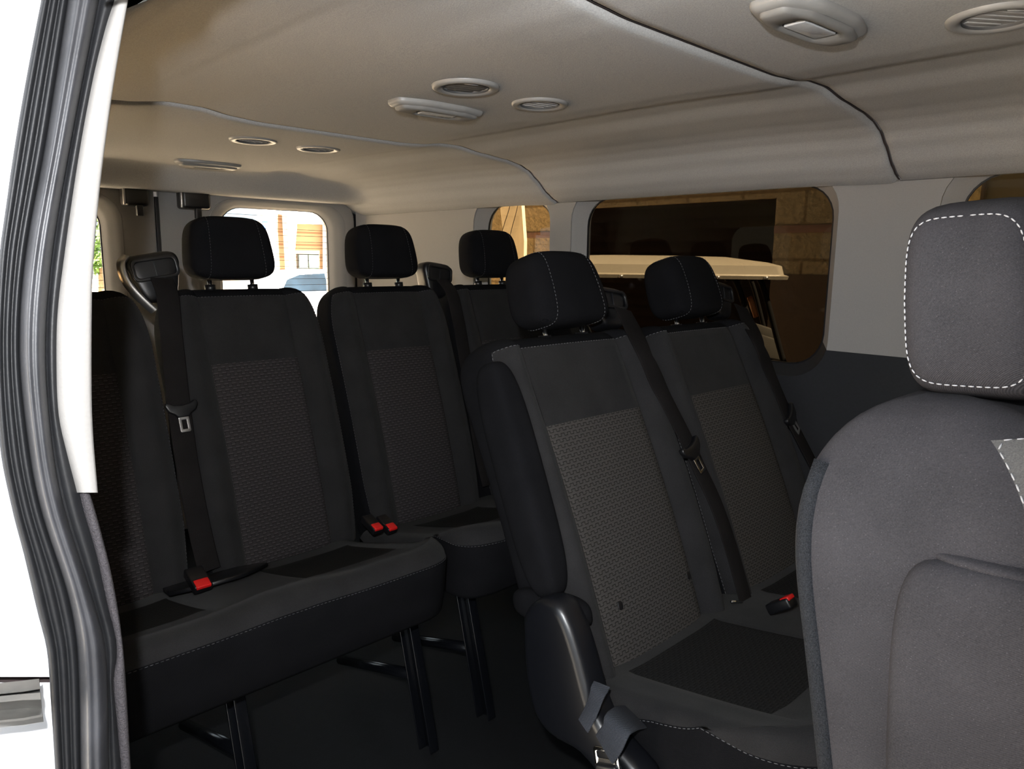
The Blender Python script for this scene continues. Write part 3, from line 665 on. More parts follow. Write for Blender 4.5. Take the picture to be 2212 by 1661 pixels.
def headrest(root, c, size=(.225, .105, .165), lean=.2, m='fdark', stitch='thread_dim', taper=.08, sx=.62, post=True, n=4.2, zpost=.05, sd=.0006, dl=(.0045, .003)):
    rot = Matrix.Rotation(-lean, 3, 'X').to_3x3() if False else Matrix.Rotation(lean, 3, 'X').inverted()
    def fn(q, p):
        # fuller at the lower front, softer towards the top
        q = q.copy(); q.y += -.010*math.cos(p.x*1.3) + .006*p.z
        q.y *= 1-.10*max(0, p.z)
        return q
    mb = MB().blob(c, size, n, 18, rot, taper, fn)
    h = mb.build('headrest', m, root); ORG[h] = ORG[root]
    if stitch:
        for sg in (-1, 1):
            st = MB(); path = []
            for k in range(61):
                a = 2*math.pi*k/60; pz, py = math.cos(a), math.sin(a); r = (abs(pz)**n+abs(py)**n)**(-1/n)
                px = sx*sg; s = (max(1-abs(px)**n, 0.001))**(1/n)
                p = Vector((px, py*r*s, pz*r*s)); q = Vector((p.x*size[0]/2*(1-taper*p.z), p.y*size[1]/2, p.z*size[2]/2)); q = fn(q, p)
                path.append(rot @ (q*1.006) + Vector(c))
            dashes(st, path, dl[0], dl[1], sd)
            st.build('stitching', stitch, h)
    if post:
        for sg in (-1, 1):
            b = rot @ Vector((sg*.055, 0, -size[2]/2)) + Vector(c)
            MB().tube([b+Vector((0, 0, .02)), b-Vector((0, .0+math.sin(lean)*zpost, zpost))], .0055).build('post', 'chrome', h)
            MB().tube([b-Vector((0, .004, .010)), b-Vector((0, .006, .026))], .013).build('post_collar', 'black', h)
    return h
def cushion(root, X0, X1, yf, yb, zt, zb, centers, cu=.11, mats=('fgrey', 'fdark', 'patch'), stitch='thread_dim', rise=.03, rend=.035, patch=(.16, .80), nm='cushion', rc=.09):
    # closed loop in (y,z): top rear -> front -> under
    Lc = yb-yf; tops = []
    for i in range(0, 26):
        t = i/25; y = yb-(Lc-.05)*t; tops.append((y, zt-rise*((1-t)**.72 if t < .97 else (1-t)**.72*(1-t)/.03), t))
    fr = [(yf+.030, zt-.002, 2), (yf+.016, zt-.007, 2), (yf+.006, zt-.016, 2), (yf, zt-.028, 2)]
    fas = [(yf-.002, zt-.036, 3), (yf+.001, zt-.06, 3), (yf+.006, zt-(zt-zb)*.7, 3), (yf+.014, zb+.012, 3), (yf+.022, zb+.002, 3), (yf+.04, zb, 3)]
    bot = [(yb-.05, zb, 3), (yb, zb+.02, 3), (yb, zt-rise-.03, 3)]
    loop = tops+fr+fas+bot
    xs = set([X0, X1]+[X0+rend*(1-math.cos(math.pi/2*i/7)) for i in range(8)]+[X1-rend*(1-math.cos(math.pi/2*i/7)) for i in range(8)])
    for c in centers: xs |= {c-cu, c+cu, c-cu-.006, c+cu+.006}
    nX = int((X1-X0)/.02); xs |= {X0+rend+(X1-X0-2*rend)*i/nX for i in range(nX+1)}
    xs = sorted(xs); xs = [x for i, x in enumerate(xs) if i == 0 or x-xs[i-1] > 4e-4]
    def Q(x, y, z, tg):
        e = min(x-X0, X1-x); s = 1.0
        if e < rend: s = math.sqrt(max(0, 1-(1-e/rend)**2))
        cy, cz = (yf+yb)/2, (zt+zb)/2
        bump = 0
        if tg <= 2 and y < yb+1:
            d = min(abs(x-c) for c in centers)
            bump = .010*(min(1, max(0, (d-cu*.6)/(cu*.9)))**1.2) - .004
            t = (yb-y)/Lc
            bump *= min(1, (1-t)/.15+.35)
            g = min(abs(d-cu), 1)
            if patch[0] < t < patch[1]: bump -= .002*math.exp(-(g/.005)**2)
        y2 = cy+(y-cy)*(.975+.025*s); z2 = z+bump; q = 1-s
        if tg <= 1: z2 -= .028*q + .012*max(0, 1-e/rc)**2*max(0, (tg-.6)/.4)
        elif tg == 2: z2 -= (z-(zt-.028))*q
        elif z < zb+.03: z2 += .02*q
        # rounded plan corners
        if e < rc:
            k = rc*(1-math.sqrt(max(0, 1-(1-e/rc)**2))); f = min(1, max(0, (yb-y)/Lc*1.6-.4)); y2 += k*f
            if tg in (2, 3): z2 -= .012*(1-e/rc)**2
        return Vector((x, y2, z2))
    G = [[Q(x, *l) for l in loop] for x in xs]; n = len(loop)
    top = MB(); fro = MB(); pat = {c: MB() for c in centers}
    for i in range(len(xs)-1):
        xm = (xs[i]+xs[i+1])/2
        for j in range(n):
            k = (j+1) % n; quad = [G[i][j], G[i][k], G[i+1][k], G[i+1][j]]; tg = loop[j][2]; tg2 = loop[k][2]
            if tg <= 1 and tg2 <= 1 and j < 25:
                t = (tg+tg2)/2; c = min(centers, key=lambda c: abs(c-xm))
                if patch[0] < t < patch[1] and abs(xm-c) < cu:
                    pat[c].add(quad, [(0, 1, 2, 3)], [(p.x, p.y) for p in quad]); continue
            (top if (tg <= 2 and tg2 <= 2 and j < len(tops)+len(fr)-1) else fro).add(quad, [(0, 1, 2, 3)])
    fro.add(G[0], [tuple(range(n))]); fro.add(G[-1], [tuple(range(n))[::-1]])
    cobj = top.build(nm, mats[0], root); ORG[cobj] = ORG[root]
    fro.build('cushion_skirt', mats[1], cobj)
    for c in centers: pat[c].build('cushion_insert', mats[2], cobj)
    if stitch:
        path = [Q(X0, *l)+Vector((-.001, 0, -.002)) for l in tops[4:]]+[Q(x, yf-.001, zt-.030, 2)+Vector((-.0008, -.001, 0)) for x in xs if X0 < x < X1-.004]
        dashes(MB(), path, .005, .003, .0006).build('stitching', stitch, cobj)
    return cobj, Q
def webbing(mb, pts, width=.046, wdir=(1, 0, 0), th=.0016, n=8):
    P = smooth_pts(pts, n); rows = []
    for i, p in enumerate(P):
        t = (P[min(i+1, len(P)-1)]-P[max(i-1, 0)]).normalized(); w = Vector(wdir); w = (w-t*w.dot(t)).normalized(); nn = t.cross(w)
        a, b = w*width/2, nn*th
        rows.append([p-a+b*.4, p-a*.9+b, p+a*.9+b, p+a+b*.4, p+a-b*.4, p+a*.9-b, p-a*.9-b, p-a-b*.4])
    return mb.grid(rows, close_u=True)
def tongue(root, c, down, nrm, label=None, chrome='satin'):
    # black wing grip with a metal loop below
    down, nrm = Vector(down).normalized(), Vector(nrm).normalized(); x = down.cross(nrm).normalized(); fr = frame(c, x, -down)
    o = [(-.036, .010), (-.034, .017), (-.028, .018), (-.020, .012), (0, .009), (.020, .012), (.028, .018), (.034, .017), (.036, .010), (.030, -.003), (.018, -.010), (.012, -.018), (-.012, -.018), (-.018, -.010), (-.030, -.003)]
    g = extrude(o, [], .012, fr, .003).build('tongue_grip', 'black', root); ORG[g] = ORG[root]
    extrude(rrect(-.0115, -.052, .0115, -.012, .004), [rrect(-.0055, -.045, .0055, -.024, .001)], .003, fr, .0006).build('tongue_plate', chrome, g)
    return g
def buckle(root, c, axis, w=.034, nrm=(0, -.5, .8), gl=.06):
    # black stalk housing with red press button
    fr = frame(c, (-1, 0, 0), axis); rot = fr.to_3x3()
    b = MB().rbox(c, (w, gl, .020), .004, rot).build('buckle', 'black', root); ORG[b] = ORG[root]
    MB().rbox(Vector(c)+rot@Vector((0, gl*.34, .0075)), (w*.80, gl*.38, .0085), .0025, rot).build('release_button', 'red', b)
    return b
def guide(root, c, w=.115, h=.10, d=.055, tilt=0.0, roll=0.0, strip=False):
    rot = Matrix.Rotation(roll, 3, 'Y') @ Matrix.Rotation(-tilt, 3, 'X'); c = Vector(c)
    def fn(q, p):
        q = q.copy(); q.x *= .80+.20*max(-1, min(1, (p.z+.2)*1.4)); return q
    g = MB().blob(c, (w, d, h), 5, 12, rot, 0, fn).build('belt_guide', 'black', root); ORG[g] = ORG[root]
    f = frame(c+rot@Vector((0, -d/2-.001, h*.16)), rot@Vector((1, 0, 0)), rot@Vector((0, 0, 1)))
    extrude(rrect(-w*.42, -h*.22, w*.42, h*.24, .014), [rrect(-w*.36, -h*.15, w*.36, h*.17, .010)], .007, f, .002).build('guide_bezel', 'black', g)
    MB().rbox(c+rot@Vector((0, -d/2-.001, h*.17)), (.0018, .004, h*.3), .0006, rot).build('guide_rib', 'cover', g)
    if strip:
        pts = [c+rot@Vector(p) for p in ((-w*.40, -d*.28, h*.50), (-w*.53, -d*.32, h*.36), (-w*.545, -d*.34, h*.08), (-w*.46, -d*.34, -h*.20), (-w*.30, -d*.34, -h*.50), (-w*.20, -d*.34, -h*.66))]
        webbing(MB(), pts, .020, rot@Vector((-.75, .65, 0)), .004).build('trim_strip', 'satin', g)
    return g
def leg(root, X, top, bot, w=.036, foot=True, brace=None):
    # stamped steel leg: channel with raised edges, bolts and brace, in the side plane X
    top, bot = Vector((X, *top)), Vector((X, *bot)); ax = (top-bot).normalized(); ln = (top-bot).length; mid = (top+bot)/2
    fr = frame(mid, ax.cross(Vector((1, 0, 0))), ax); rot = fr.to_3x3()
    mb = MB().rbox(mid, (w*1.25, ln, .004), .0015, rot)
    for s in (-1, 1): mb.rbox(mid+rot@Vector((s*w*.6, 0, -.010)), (.004, ln, .024), .0018, rot)
    l = mb.build('leg', 'legm', root); ORG[l] = ORG[root]
    for t in (.42, -.12, -.34):
        MB().tube([mid+rot@Vector((0, ln*t, -.006)), mid+rot@Vector((0, ln*t, .010))], .0065, 8).build('bolt', 'chrome' if t > 0 else 'legm', l)
    if brace:
        a, b = Vector((X, *brace[0])), Vector((X, *brace[1])); MB().tube([a, a.lerp(b, .5), b], .013, 10).build('brace', 'legm', l)
    if 0: MB().rbox((X, bot[1]+.05, .048), (.05, .20, .016), .004).build('foot_rail', 'legm', l)
    return l
# ---------------- rear row
LEAN4 = math.radians(18); Y4, Z4 = 1.647, .392
S4 = [.365, .80, 1.235, 1.665]
def rear_bench(name, cs, X0, X1, label, legsx):
    r = thing(name, ((X0+X1)/2, 1.38, .04), label, 'bench seat', 'rear row double benches')
    for c in cs:
        seat_back(r, c, Y4, Z4, LEAN4, L=.710, hw=.205, cu=.113, T=.10, pv=.510, mats=('fdark', 'fgrey', 'fpat4'))
        headrest(r, (c+(-.012 if c < 1 else .012), 1.862, 1.170), (.212, .105, .158), .12)
    cu_, Q = cushion(r, X0, X1, 1.145, 1.62, .552, .388, cs, .115, rise=.128, patch=(.20, .74))
    for x in legsx: leg(r, x, (1.30, .40), (1.205, .05), brace=((1.60, .10), (1.28, .20)))
    MB().rbox(((X0+X1)/2, 1.38, .385), (X1-X0-.16, .34, .035), .01).build('seat_frame', 'legm', r)
    return r
benchA = rear_bench('bench_seat', S4[:2], .17, .965, 'rear double bench nearest the open door, one red buckle', (.52, .925))
benchB = rear_bench('bench_seat', S4[2:], 1.0, 1.865, 'rear double bench by the far wall, behind the reclined seat', (1.10, 1.70))
# belts of bench A
guide(benchA, (.600, 1.845, 1.100), w=.125, h=.115, d=.06, tilt=LEAN4*.4, roll=-.16, strip=True)
bw = MB(); webbing(bw, [(.605, 1.805, 1.10), (.602, 1.765, 1.06), (.596, 1.742, .98), (.590, 1.715, .90), (.585, 1.692, .83), (.583, 1.66, .70), (.585, 1.625, .58), (.590, 1.60, .49), (.592, 1.585, .455)], .050)
bw = bw.build('belt_webbing', 'web', benchA)
tongue(benchA, W(393, 884, 1, 1.675), (0.02, -.30, -1), (0, -1, .3), chrome='satin')
tray = extrude([(-.115, -.035), (-.05, -.075), (.02, -.08), (.105, -.02), (.10, .01), (.07, .05), (.03, .06), (-.10, .05)], [], .010, frame((.585, 1.52, .462), (1, 0, 0), (0, 1, -.30)), .003).build('buckle_tray', 'black', benchA)
buckle(benchA, W(428, 1256, 1, 1.47)+Vector((0, .0, .004)), (.27, -.75, -.30), .038, gl=.062)
for px, bn_ in ((804, benchA), (835, benchB)):
    buckle(bn_, W(px, 1141, 1, 1.49)+Vector((0, 0, .010)), (.27, -.75, -.28), .030, gl=.06)
# belts of bench B
guide(benchB, (1.437, 1.85, 1.085), w=.115, h=.11, d=.06, tilt=LEAN4*.4, roll=.14)
bw = MB(); webbing(bw, [(1.44, 1.81, 1.09), (1.445, 1.77, 1.05), (1.45, 1.745, .97), (1.45, 1.72, .88), (1.45, 1.68, .74), (1.45, 1.64, .58), (1.45, 1.60, .47)], .048); bw.build('belt_webbing', 'web', benchB)
# ---------------- middle row, reclined double seat
LEAN3 = math.radians(24)
mid = thing('bench_seat', (1.28, .50, .04), 'reclined middle-row double bench with a folded side armrest, in front of the rear row', 'bench seat')
C3 = (1.062, 1.515)
P3 = []
for i, c in enumerate(C3):
    hol = False
    P, b = seat_back(mid, c, .735, .40, LEAN3, L=.655, hw=.218, cu=.140, T=.115, B=.028, lum=.014, pv=.475, mats=('fdark', 'fgrey', 'fpat'), stitch='thread3', holes=hol, sh=.13, shp=2.6)
    P3.append(P)
headrest(mid, (1.087, 1.005, 1.090), (.212, .108, .152), .30, stitch='thread3')
headrest(mid, (1.540, 1.005, 1.088), (.205, .108, .150), .30, stitch='thread3')
cushion(mid, .835, 1.76, .285, .735, .548, .36, C3, .135, rise=.082, patch=(.16, .80), stitch='thread3', rc=.14)
MB().rbox((1.30, .50, .35), (.86, .36, .05), .01).build('seat_frame', 'legm', mid)
for x in (.93, 1.66): MB().rbox((x, .52, .20), (.06, .34, .32), .02).build('pedestal', 'legm', mid)
# folded armrest in the outboard side
Pm = P3[0]
rotA = Matrix.Rotation(-LEAN3+.02, 3, 'X')
def side_pt(v, w, x): return Vector((x, .735+v*math.sin(LEAN3)-w*math.cos(LEAN3), .40+v*math.cos(LEAN3)+w*math.sin(LEAN3)))
arm = MB().blob(side_pt(.400, .060, .838), (.064, .078, .405), 3.6, 18, rotA).build('armrest', 'fdark', mid)
MB().blob(side_pt(.180, .040, .842), (.050, .165, .055), 3.0, 14, rotA @ Matrix.Rotation(.25, 3, 'X')).build('armrest_pocket', 'fdark', mid)
# black recliner cover on the outboard base
out = [(1135, 1330), (1150, 1303), (1180, 1290), (1213, 1305), (1238, 1352), (1258, 1412), (1276, 1478), (1296, 1542), (1330, 1600), (1400, 1690), (1330, 1700), (1260, 1625), (1195, 1585), (1158, 1530), (1140, 1440)]
q = [W(a, b, 0, .80) for a, b in out]
fr = frame((.815, 0, 0), (0, 1, 0), (0, 0, 1))
qq = smooth_pts([Vector((p.y, p.z, 0)) for p in q]+[Vector((q[0].y, q[0].z, 0))], 4)[:-1]
extrude([(p.x, p.y) for p in qq], [], .055, fr, .016).build('recliner_cover', 'cover', mid)
# belts in the middle row
g = guide(mid, (1.275, 1.03, 1.045), w=.12, h=.095, d=.055, tilt=.35, roll=.12)
guide(mid, (1.745, 1.03, 1.050), w=.11, h=.10, d=.05, tilt=.3, roll=.15)
def onf(px, py, Y): return W(px, py, 1, Y)
def facey(z, off=0): return .735+(z-.40)*math.tan(LEAN3)-.0575/math.cos(LEAN3)-off
def onface(px, py, off=.03):
    Y = .8
    for _ in range(8): p = W(px, py, 1, Y); Y = facey(p.z, off)
    return W(px, py, 1, Y)
for a_, b_ in ((1338, 1340), (1522, 1253)):
    hp = onface(a_, b_, .0); uu = max(-.93, min(.90, (hp.x-C3[0])/.14)); hp = P3[0](0, uu, (hp.z-.40)/math.cos(LEAN3), 1)
    MB().blob(hp, (.0135, .004, .0165), 2.2, 8, Matrix.Rotation(-LEAN3, 3, 'X')).build('anchor_hole', 'black', mid)
pts = [onf(1345, 668, .985), onf(1362, 700, .945), onface(1392, 765, .062)]+[onface(a, b, .046) for a, b in ((1432, 850), (1478, 940), (1510, 1010), (1545, 1085), (1575, 1170), (1598, 1250), (1612, 1302))]
webbing(MB(), pts, .045).build('belt_webbing', 'web', mid)
c = onface(1494, 972, .054); tongue(mid, c, onface(1518, 1012, .054)-onface(1497, 972, .054), (0, -.9, .45), chrome='chrome')
pts = [onf(1600, 662, .985), onf(1614, 690, .945), onface(1638, 742, .062)]+[onface(a, b, .046) for a, b in ((1668, 815), (1700, 890), (1730, 950), (1770, 1030), (1800, 1110))]
webbing(MB(), pts, .045).build('belt_webbing', 'web', mid)
tongue(mid, onface(1708, 900, .054), onface(1730, 940, .045)-onface(1708, 900, .054), (0, -.9, .45))
buckle(mid, W(1688, 1306, 1, .56), (-.1, -.7, .5), .030, gl=.05)
MB().tube([W(1602, 1300, 1, .66), W(1580, 1300, 1, .66)], .003).build('belt_anchor', 'chrome', mid)
# fabric pull strap and lap belt stub on the outboard side
webbing(MB(), [W(1300, 1478, 0, .80), W(1290, 1500, 0, .785), W(1277, 1535, 0, .775), W(1260, 1568, 0, .77)], .026, (.25, 1, .35), .0012).build('pull_strap', 'webgrey', mid)
webbing(MB(), [W(1372, 1548, 0, .835), W(1352, 1552, 0, .80), W(1335, 1566, 0, .775), W(1322, 1595, 0, .765), W(1306, 1618, 0, .765)], .046, (.2, 1, .25), .002).build('lap_strap', 'webgrey', mid)
fr = frame(W(1312, 1648, 0, .765), Vector((.15, -1, .3)), Vector((.1, .3, 1)))
extrude(rrect(-.021, -.030, .021, .022, .005), [rrect(-.015, .006, .015, .016, .003)], .004, fr, .001).build('strap_plate', 'chrome', mid)
extrude(rrect(-.019, -.075, .019, .000, .006), [], .016, fr, .004).build('strap_buckle', 'black', mid)
# ---------------- near seat, right edge of the frame
near = thing('passenger_seat', (.76, .0, .04), 'nearest charcoal seat seen side-on at the right edge, pale stitching round the headrest', 'seat')
LEAN2 = math.radians(10)
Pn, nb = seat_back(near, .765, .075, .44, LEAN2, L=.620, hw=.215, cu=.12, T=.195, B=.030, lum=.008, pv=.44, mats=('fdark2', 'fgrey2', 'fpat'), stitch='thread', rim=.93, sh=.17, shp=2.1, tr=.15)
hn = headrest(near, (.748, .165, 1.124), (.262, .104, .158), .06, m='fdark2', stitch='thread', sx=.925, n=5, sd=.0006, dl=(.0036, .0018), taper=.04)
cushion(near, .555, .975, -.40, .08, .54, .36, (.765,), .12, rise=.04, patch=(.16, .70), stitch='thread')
MB().rbox((.765, -.12, .20), (.34, .36, .32), .03).build('pedestal', 'legm', near)
arm2 = MB().blob((.568, .101, .740), (.072, .108, .42), 5.5, 18, Matrix.Rotation(-LEAN2*.4, 3, 'X')).build('armrest', 'fdark2', near); ORG[arm2] = ORG[near]
MB().blob((.572, .108, .949), (.048, .086, .012), 2.6, 12, Matrix.Rotation(-.02, 3, 'X')).build('armrest_cap', 'fdark2', arm2)
# rear carpet panel edge of the near seat
edge = [Pn(-1, .97, v, -1) for v in [.02+i*.024 for i in range(24)]]
MB().tube([p+Vector((.004, .004, 0)) for p in edge], [.008]*len(edge), 8).build('rear_panel_edge', 'panelm', near)
# ================================================================== OUTSIDE
g = MB().add([(-60, -60, GZ), (90, -60, GZ), (90, 120, GZ), (-60, 120, GZ)], [(0, 1, 2, 3)]).build('ground', 'asphalt', smooth=False); g['kind'] = 'structure'
g = MB().rbox((-8.25, 2.3, GZ+.006), (16, 2.4, .01), 0).build('ground', 'bounce_pave', smooth=False); g['kind'] = 'structure'  # unseen pale strip, added to bounce light up to the ceiling
g = MB().rbox((8, 33, GZ+.005), (60, 59, .01), 0).build('ground', 'ground', smooth=False); g['kind'] = 'structure'
# block building on the far side
bl = thing('block_building', (4.45, 3, GZ), 'tan split-face block building with a maroon band and brown shutter', 'building')
XW = 4.3
extrude([(-3, GZ), (5.1, GZ), (5.1, 2.7), (-3, 2.7)], [[(2.17, GZ+.01), (3.80, GZ+.01), (3.80, 1.545), (2.17, 1.545)]], .3, frame((XW+.15, 0, 0), (0, 1, 0), (0, 0, 1))).build('block_wall', 'block', bl, smooth=False)
for a, b in ((-3, 2.168), (3.802, 5.1)):
    MB().rbox((XW-.004, (a+b)/2, 1.357), (.012, b-a, .045), .002).build('painted_band', 'maroon', bl)
MB().rbox((XW-.004, (-3+2.168)/2, .22), (.012, 5.168, 1.74), .002).build('wall_shade_band', 'brown', bl)  # cast shade low on the wall, put in as a brown slab

rows = []
zz = GZ
while zz < 1.545:
    for t in range(8):
        a = t/8; rows.append((XW+.06-.008*math.sin(math.pi*a), zz+.075*a))
    zz += .075
MB().grid([[Vector((x, 2.1, z)), Vector((x, 3.85, z))] for x, z in rows]).build('roll_up_door', 'shutter', bl)
# cream panelled post beside the small window
pst = thing('tapered_post', (3.9, 4.1, GZ), 'cream tapered post with thin cables seen through the small rear side window', 'post')
a = W(1079, 440, 0, 3.7); b = W(1126, 440, 0, 3.7); c2 = W(1089, 520, 0, 3.7); d = W(1132, 520, 0, 3.7)
rows = []
for z, k in ((GZ, 3.4), (a.z-.2*4, 1.9), (c2.z, 1), (a.z, 0), (a.z+.5, -1.2)):
    y0 = a.y+(c2.y-a.y)*k; y1 = b.y+(d.y-b.y)*k if k < 1 else d.y
    if k > 1: y0 = c2.y
    rows.append([Vector((3.7, y0, z)), Vector((3.7, y1, z)), Vector((3.73, y1, z)), Vector((3.73, y0, z))])
MB().grid(rows, close_u=True).build('post_panel', 'postm', pst, smooth=False)
for (p, q_) in (((1102, 442), (1083, 515)), ((1118, 446), (1098, 535))):
    A, B = W(p[0], p[1], 0, 3.68), W(q_[0], q_[1], 0, 3.68); mid_ = A.lerp(B, .5)+Vector((0, .015, -.02))
    MB().tube(smooth_pts([A+Vector((0, -.02, .15)), A, mid_, B, B+Vector((0, .01, -.3))], 5), .003, 6).build('cable', 'brown', pst)
# golf cart, parked at an angle to the van
gc = thing('golf_cart', (2.9, 2.6, GZ), 'golf cart with a cream roof and black struts behind the large side window', 'golf cart')
FH = Vector((FW.x, FW.y, 0)).normalized()
def LC(l, d, z): return Vector((0, 0, z)) + R0*l + FH*d
RC = Matrix((R0, FH, Vector((0, 0, 1)))).transposed()
dn, df, lr, ll = 3.06, 3.86, 1.145, .12
def rr_(i, j, z, r): return [LC(p[0], p[1], z) for p in rrect(ll+i, dn+i, lr-j, df-i, r)]
rr = [rr_(0, 0, 1.086, .03), rr_(-.004, -.004, 1.100, .03), rr_(.012, .012, 1.106, .03), rr_(.018, .018, 1.142, .04), rr_(.05, .06, 1.156, .06), rr_(.16, .20, 1.178, .1), rr_(.3, .36, 1.182, .08)]
mb = MB().grid(rr, close_u=True); n0 = len(mb.v); k = len(rr[0]); mb.f += [tuple(range(n0-k, n0)), tuple(range(k))[::-1]]; mb.build('roof', 'cream', gc, auto=.5)
for i in range(5): MB().blob(LC(lr-.1-i*.2, dn-.006, 1.093), (.02, .02, .014), 2.2, 6).build('roof_bolt', 'satin', gc)
def strut(a, b, d, r=.016):
    def onp(p):
        q = FW + RT*((p[0]-1106)/F) + UP*((830.5-p[1])/F); return CP + q*(d/q.dot(FH))
    A, B = onp(a), onp(b); MB().tube(smooth_pts([A-R0*.05+Vector((0, 0, .02)), A, A.lerp(B, .5), B], 5), r, 8).build('strut', 'strutm', gc)
strut((1592, 612), (1668, 860), dn+.06, .013); strut((1645, 612), (1720, 880), dn+.06, .013); strut((1624, 610), (1690, 860), dn+.5, .011)
for d_ in (dn+.06, df-.1): MB().tube([LC(ll+.12, d_, 1.10), LC(ll+.10, d_, .2)], .016, 8).build('strut', 'strutm', gc)
MB().tube([LC(1.015, dn+.10, 1.01), LC(1.05, dn+.10, .925)], .012, 8).build('reflector_strip', 'orange', gc)
for (pts_, d_) in (([(1622, 690), (1661, 702), (1672, 728), (1630, 716)], dn+.25), ([(1630, 712), (1682, 728), (1692, 772), (1644, 766)], dn+.2)):
    o_ = [((p[0]-1106)/F*d_, 1.15-(p[1]-566)/F*d_) for p in pts_]
    extrude(o_, [], .06, frame(LC(0, d_, 0), R0, (0, 0, 1)), .008).build('bag_pocket', 'canvas', gc)
MB().rbox(LC(.65, 3.46, -.10), (1.0, .8, .42), .12, RC).build('body', 'brown', gc)
MB().rbox(LC(.55, 3.46, .20), (.45, .85, .14), .05, RC).build('seat_cushion', 'black', gc)
MB().rbox(LC(.30, 3.46, .46), (.12, .85, .40), .05, RC).build('seat_back', 'black', gc)
for l_ in (.38, .92):
    for d_ in (3.12, 3.80): MB().tube([LC(l_, d_-.08, GZ+.23), LC(l_, d_+.08, GZ+.23)], .23, 24).build('wheel', 'tyre', gc)
# ochre box body seen through the front side window
oc = thing('ochre_cabinet', (3.3, .7, GZ), 'ochre rounded-edge cabinet beyond the front side window', 'cabinet')
q = W(2128, 400, 0, 3.0); 
extrude(rrect(q.y-1.6, GZ, q.y, 1.72, .06), [], .5, frame((3.25, 0, 0), (0, 1, 0), (0, 0, 1)), .01).build('cabinet_body', 'ochre', oc)
extrude(rrect(q.y-1.6, GZ, q.y+.008, 1.728, .065), [rrect(q.y-1.59, GZ+.01, q.y-.004, 1.716, .058)], .012, frame((2.995, 0, 0), (0, 1, 0), (0, 0, 1))).build('edge_gasket', 'brown', oc)
# ---- rear view: building, vehicle, trees
rb = thing('office_building', (20, 36, GZ), 'tan banded building with white pillars seen through the rear window', 'building')
YB = 35
MB().rbox((24.9, YB+.4, 1.0), (16, .8, 5.2), .0).build('tan_wall', 'siding', rb, smooth=False)
def at(px, py, Y=YB): return W(px, py, 1, Y)
def flat(pts, Y, th, nm, m):
    q = [at(a, b, Y) for a, b in pts]; extrude([(p.x, p.z) for p in q], [], th, frame((0, Y, 0), (1, 0, 0), (0, 0, 1))).build(nm, m, rb, smooth=False)
flat([(560, 440), (590, 445), (590, 660), (572, 660)], YB-.5, .6, 'white_pillar', 'white')
flat([(613, 440), (640, 445), (627, 600), (622, 600)], YB-.6, .5, 'white_pillar', 'white')
flat([(634, 445), (760, 450), (760, 487), (632, 483)], YB-.7, .5, 'white_fascia', 'white')
flat([(703, 480), (730, 482), (732, 660), (704, 660)], YB-.55, .6, 'white_pillar', 'white')
a, b = at(640, 548), at(688, 592)
wf = extrude([(a.x, b.z), (b.x, b.z), (b.x, a.z), (a.x, a.z)], [], .1, frame((0, YB-.06, 0), (1, 0, 0), (0, 0, 1))).build('window_frame', 'black', rb, smooth=False); ORG[wf] = ORG[rb]
for (x0, x1) in ((a.x+.08, a.x+.55), (a.x+.63, b.x-.04)):
    for (z0, z1) in ((b.z+.05, (a.z+b.z)/2-.25), ((a.z+b.z)/2-.2, a.z-.06)):
        extrude([(x0, z0), (x1, z0), (x1, z1), (x0, z1)], [], .04, frame((0, YB-.12, 0), (1, 0, 0), (0, 0, 1))).build('window_pane', 'winglass', wf, smooth=False)
sg = thing('blue_sign', at(573, 487, 30), 'small blue sign beside the white pillar beyond the rear window', 'sign')
a = at(573, 486, 30); MB().rbox(a, (.22, .05, .30), .01).build('sign_board', 'blue', sg); MB().rbox((a.x, 30.05, (a.z+GZ)/2), (.08, .05, a.z-GZ), .0).build('post', 'satin', sg)
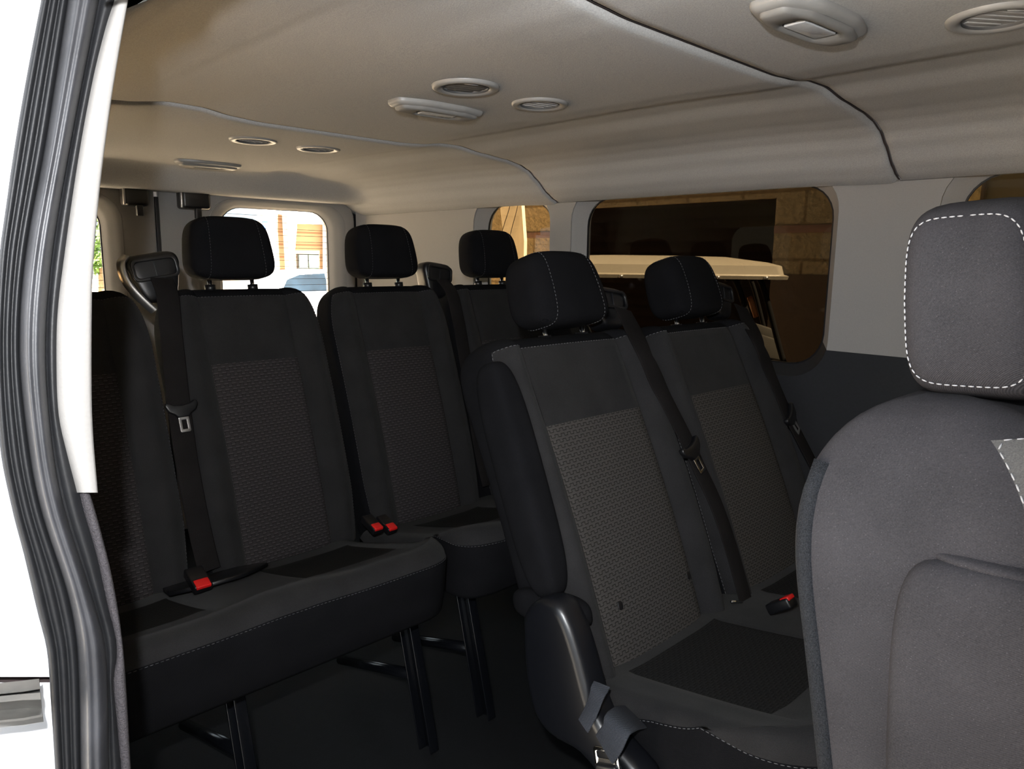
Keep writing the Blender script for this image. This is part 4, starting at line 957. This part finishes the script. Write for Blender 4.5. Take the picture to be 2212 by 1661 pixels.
# white car
def car(x, y, label):
    t = thing('parked_car', (x, y, GZ), label, 'car')
    # side profile in x,z extruded across y, tapering cabin
    low = [(-2.3, .35), (-2.32, .75), (-2.2, .98), (-1.35, 1.06), (1.95, 1.10), (2.25, .95), (2.3, .4)]
    cab = [(-1.35, 1.04), (-.95, 1.32), (-.55, 1.50), (.0, 1.56), (1.3, 1.55), (1.75, 1.45), (2.02, 1.08)]
    def sec(pts, w, top):
        mb = MB(); rows = []
        for s in (-1, -.97, -.6, .6, .97, 1):
            rows.append([Vector((x+p[0]*(1 if abs(s) < .98 else .995), y+s*(w/2-(top*max(0, p[1]-1.04)*.45)), GZ+p[1])) for p in pts])
        mb.grid(rows)
        for r_ in (rows[0], rows[-1]): mb.add(r_, [tuple(range(len(r_)))])
        return mb
    b = sec(low+[(2.0, .3), (-2.0, .3)], 1.85, 0).build('body', 'paint', t, auto=.5)
    sec(cab, 1.75, 1).build('roof', 'paint', t, auto=.5)
    yf = y-.875
    for pts in ([(-.98, 1.12), (-.80, 1.36), (-.50, 1.46), (.10, 1.49), (.10, 1.12)], [(.18, 1.12), (.18, 1.49), (1.15, 1.48), (1.15, 1.12)], [(1.22, 1.12), (1.22, 1.47), (1.5, 1.44), (1.75, 1.14)]):
        mb = MB(); v = [Vector((x+p[0], yf+max(0, p[1]-1.04)*.45-.008, GZ+p[1])) for p in pts]; mb.add(v+[p+Vector((0, .03, 0)) for p in v], [tuple(range(len(v))), tuple(range(len(v), 2*len(v)))[::-1]]+[(i, (i+1) % len(v), len(v)+(i+1) % len(v), len(v)+i) for i in range(len(v))])
        mb.build('side_window', 'carglass', t, smooth=False)
    for wx in (-1.45, 1.4):
        for wy in (-.82, .82):
            w = MB().tube([(x+wx, y+wy-.11, GZ+.34), (x+wx, y+wy+.11, GZ+.34)], .34, 24).build('wheel', 'tyre', t); ORG[w] = ORG[t]
            MB().tube([(x+wx, y+wy-.13, GZ+.34), (x+wx, y+wy+.13, GZ+.34)], .2, 16).build('hub', 'satin', w)
    return t
car(8.0, 14.9, 'white car parked outside behind the rear window')
# trees beyond
def tree(x, y, h, label):
    t = thing('tree', (x, y, GZ), label, 'tree')
    MB().tube([(x, y, GZ), (x+.1, y, GZ+h*.5)], [.16, .08], 8).build('trunk', 'bark', t)
    mb = MB()
    for k in range(420):
        a, b = random.random()*6.283, random.random()*math.pi; r = (.5+.5*random.random())
        c = Vector((x+math.cos(a)*math.sin(b)*r*h*.28, y+math.sin(a)*math.sin(b)*r*h*.28, GZ+h*.66+math.cos(b)*r*h*.32)); s = .16+.12*random.random()
        u = Vector((random.uniform(-1, 1), random.uniform(-1, 1), random.uniform(-1, 1))).normalized(); v = u.orthogonal().normalized()
        mb.add([c-u*s, c-v*s*.5, c+u*s, c+v*s*.5], [(0, 1, 2, 3)])
    mb.build('foliage', 'leaf', t, smooth=False)
tree(6.85, 26, 3.8, 'small green tree beyond the left rear door window')
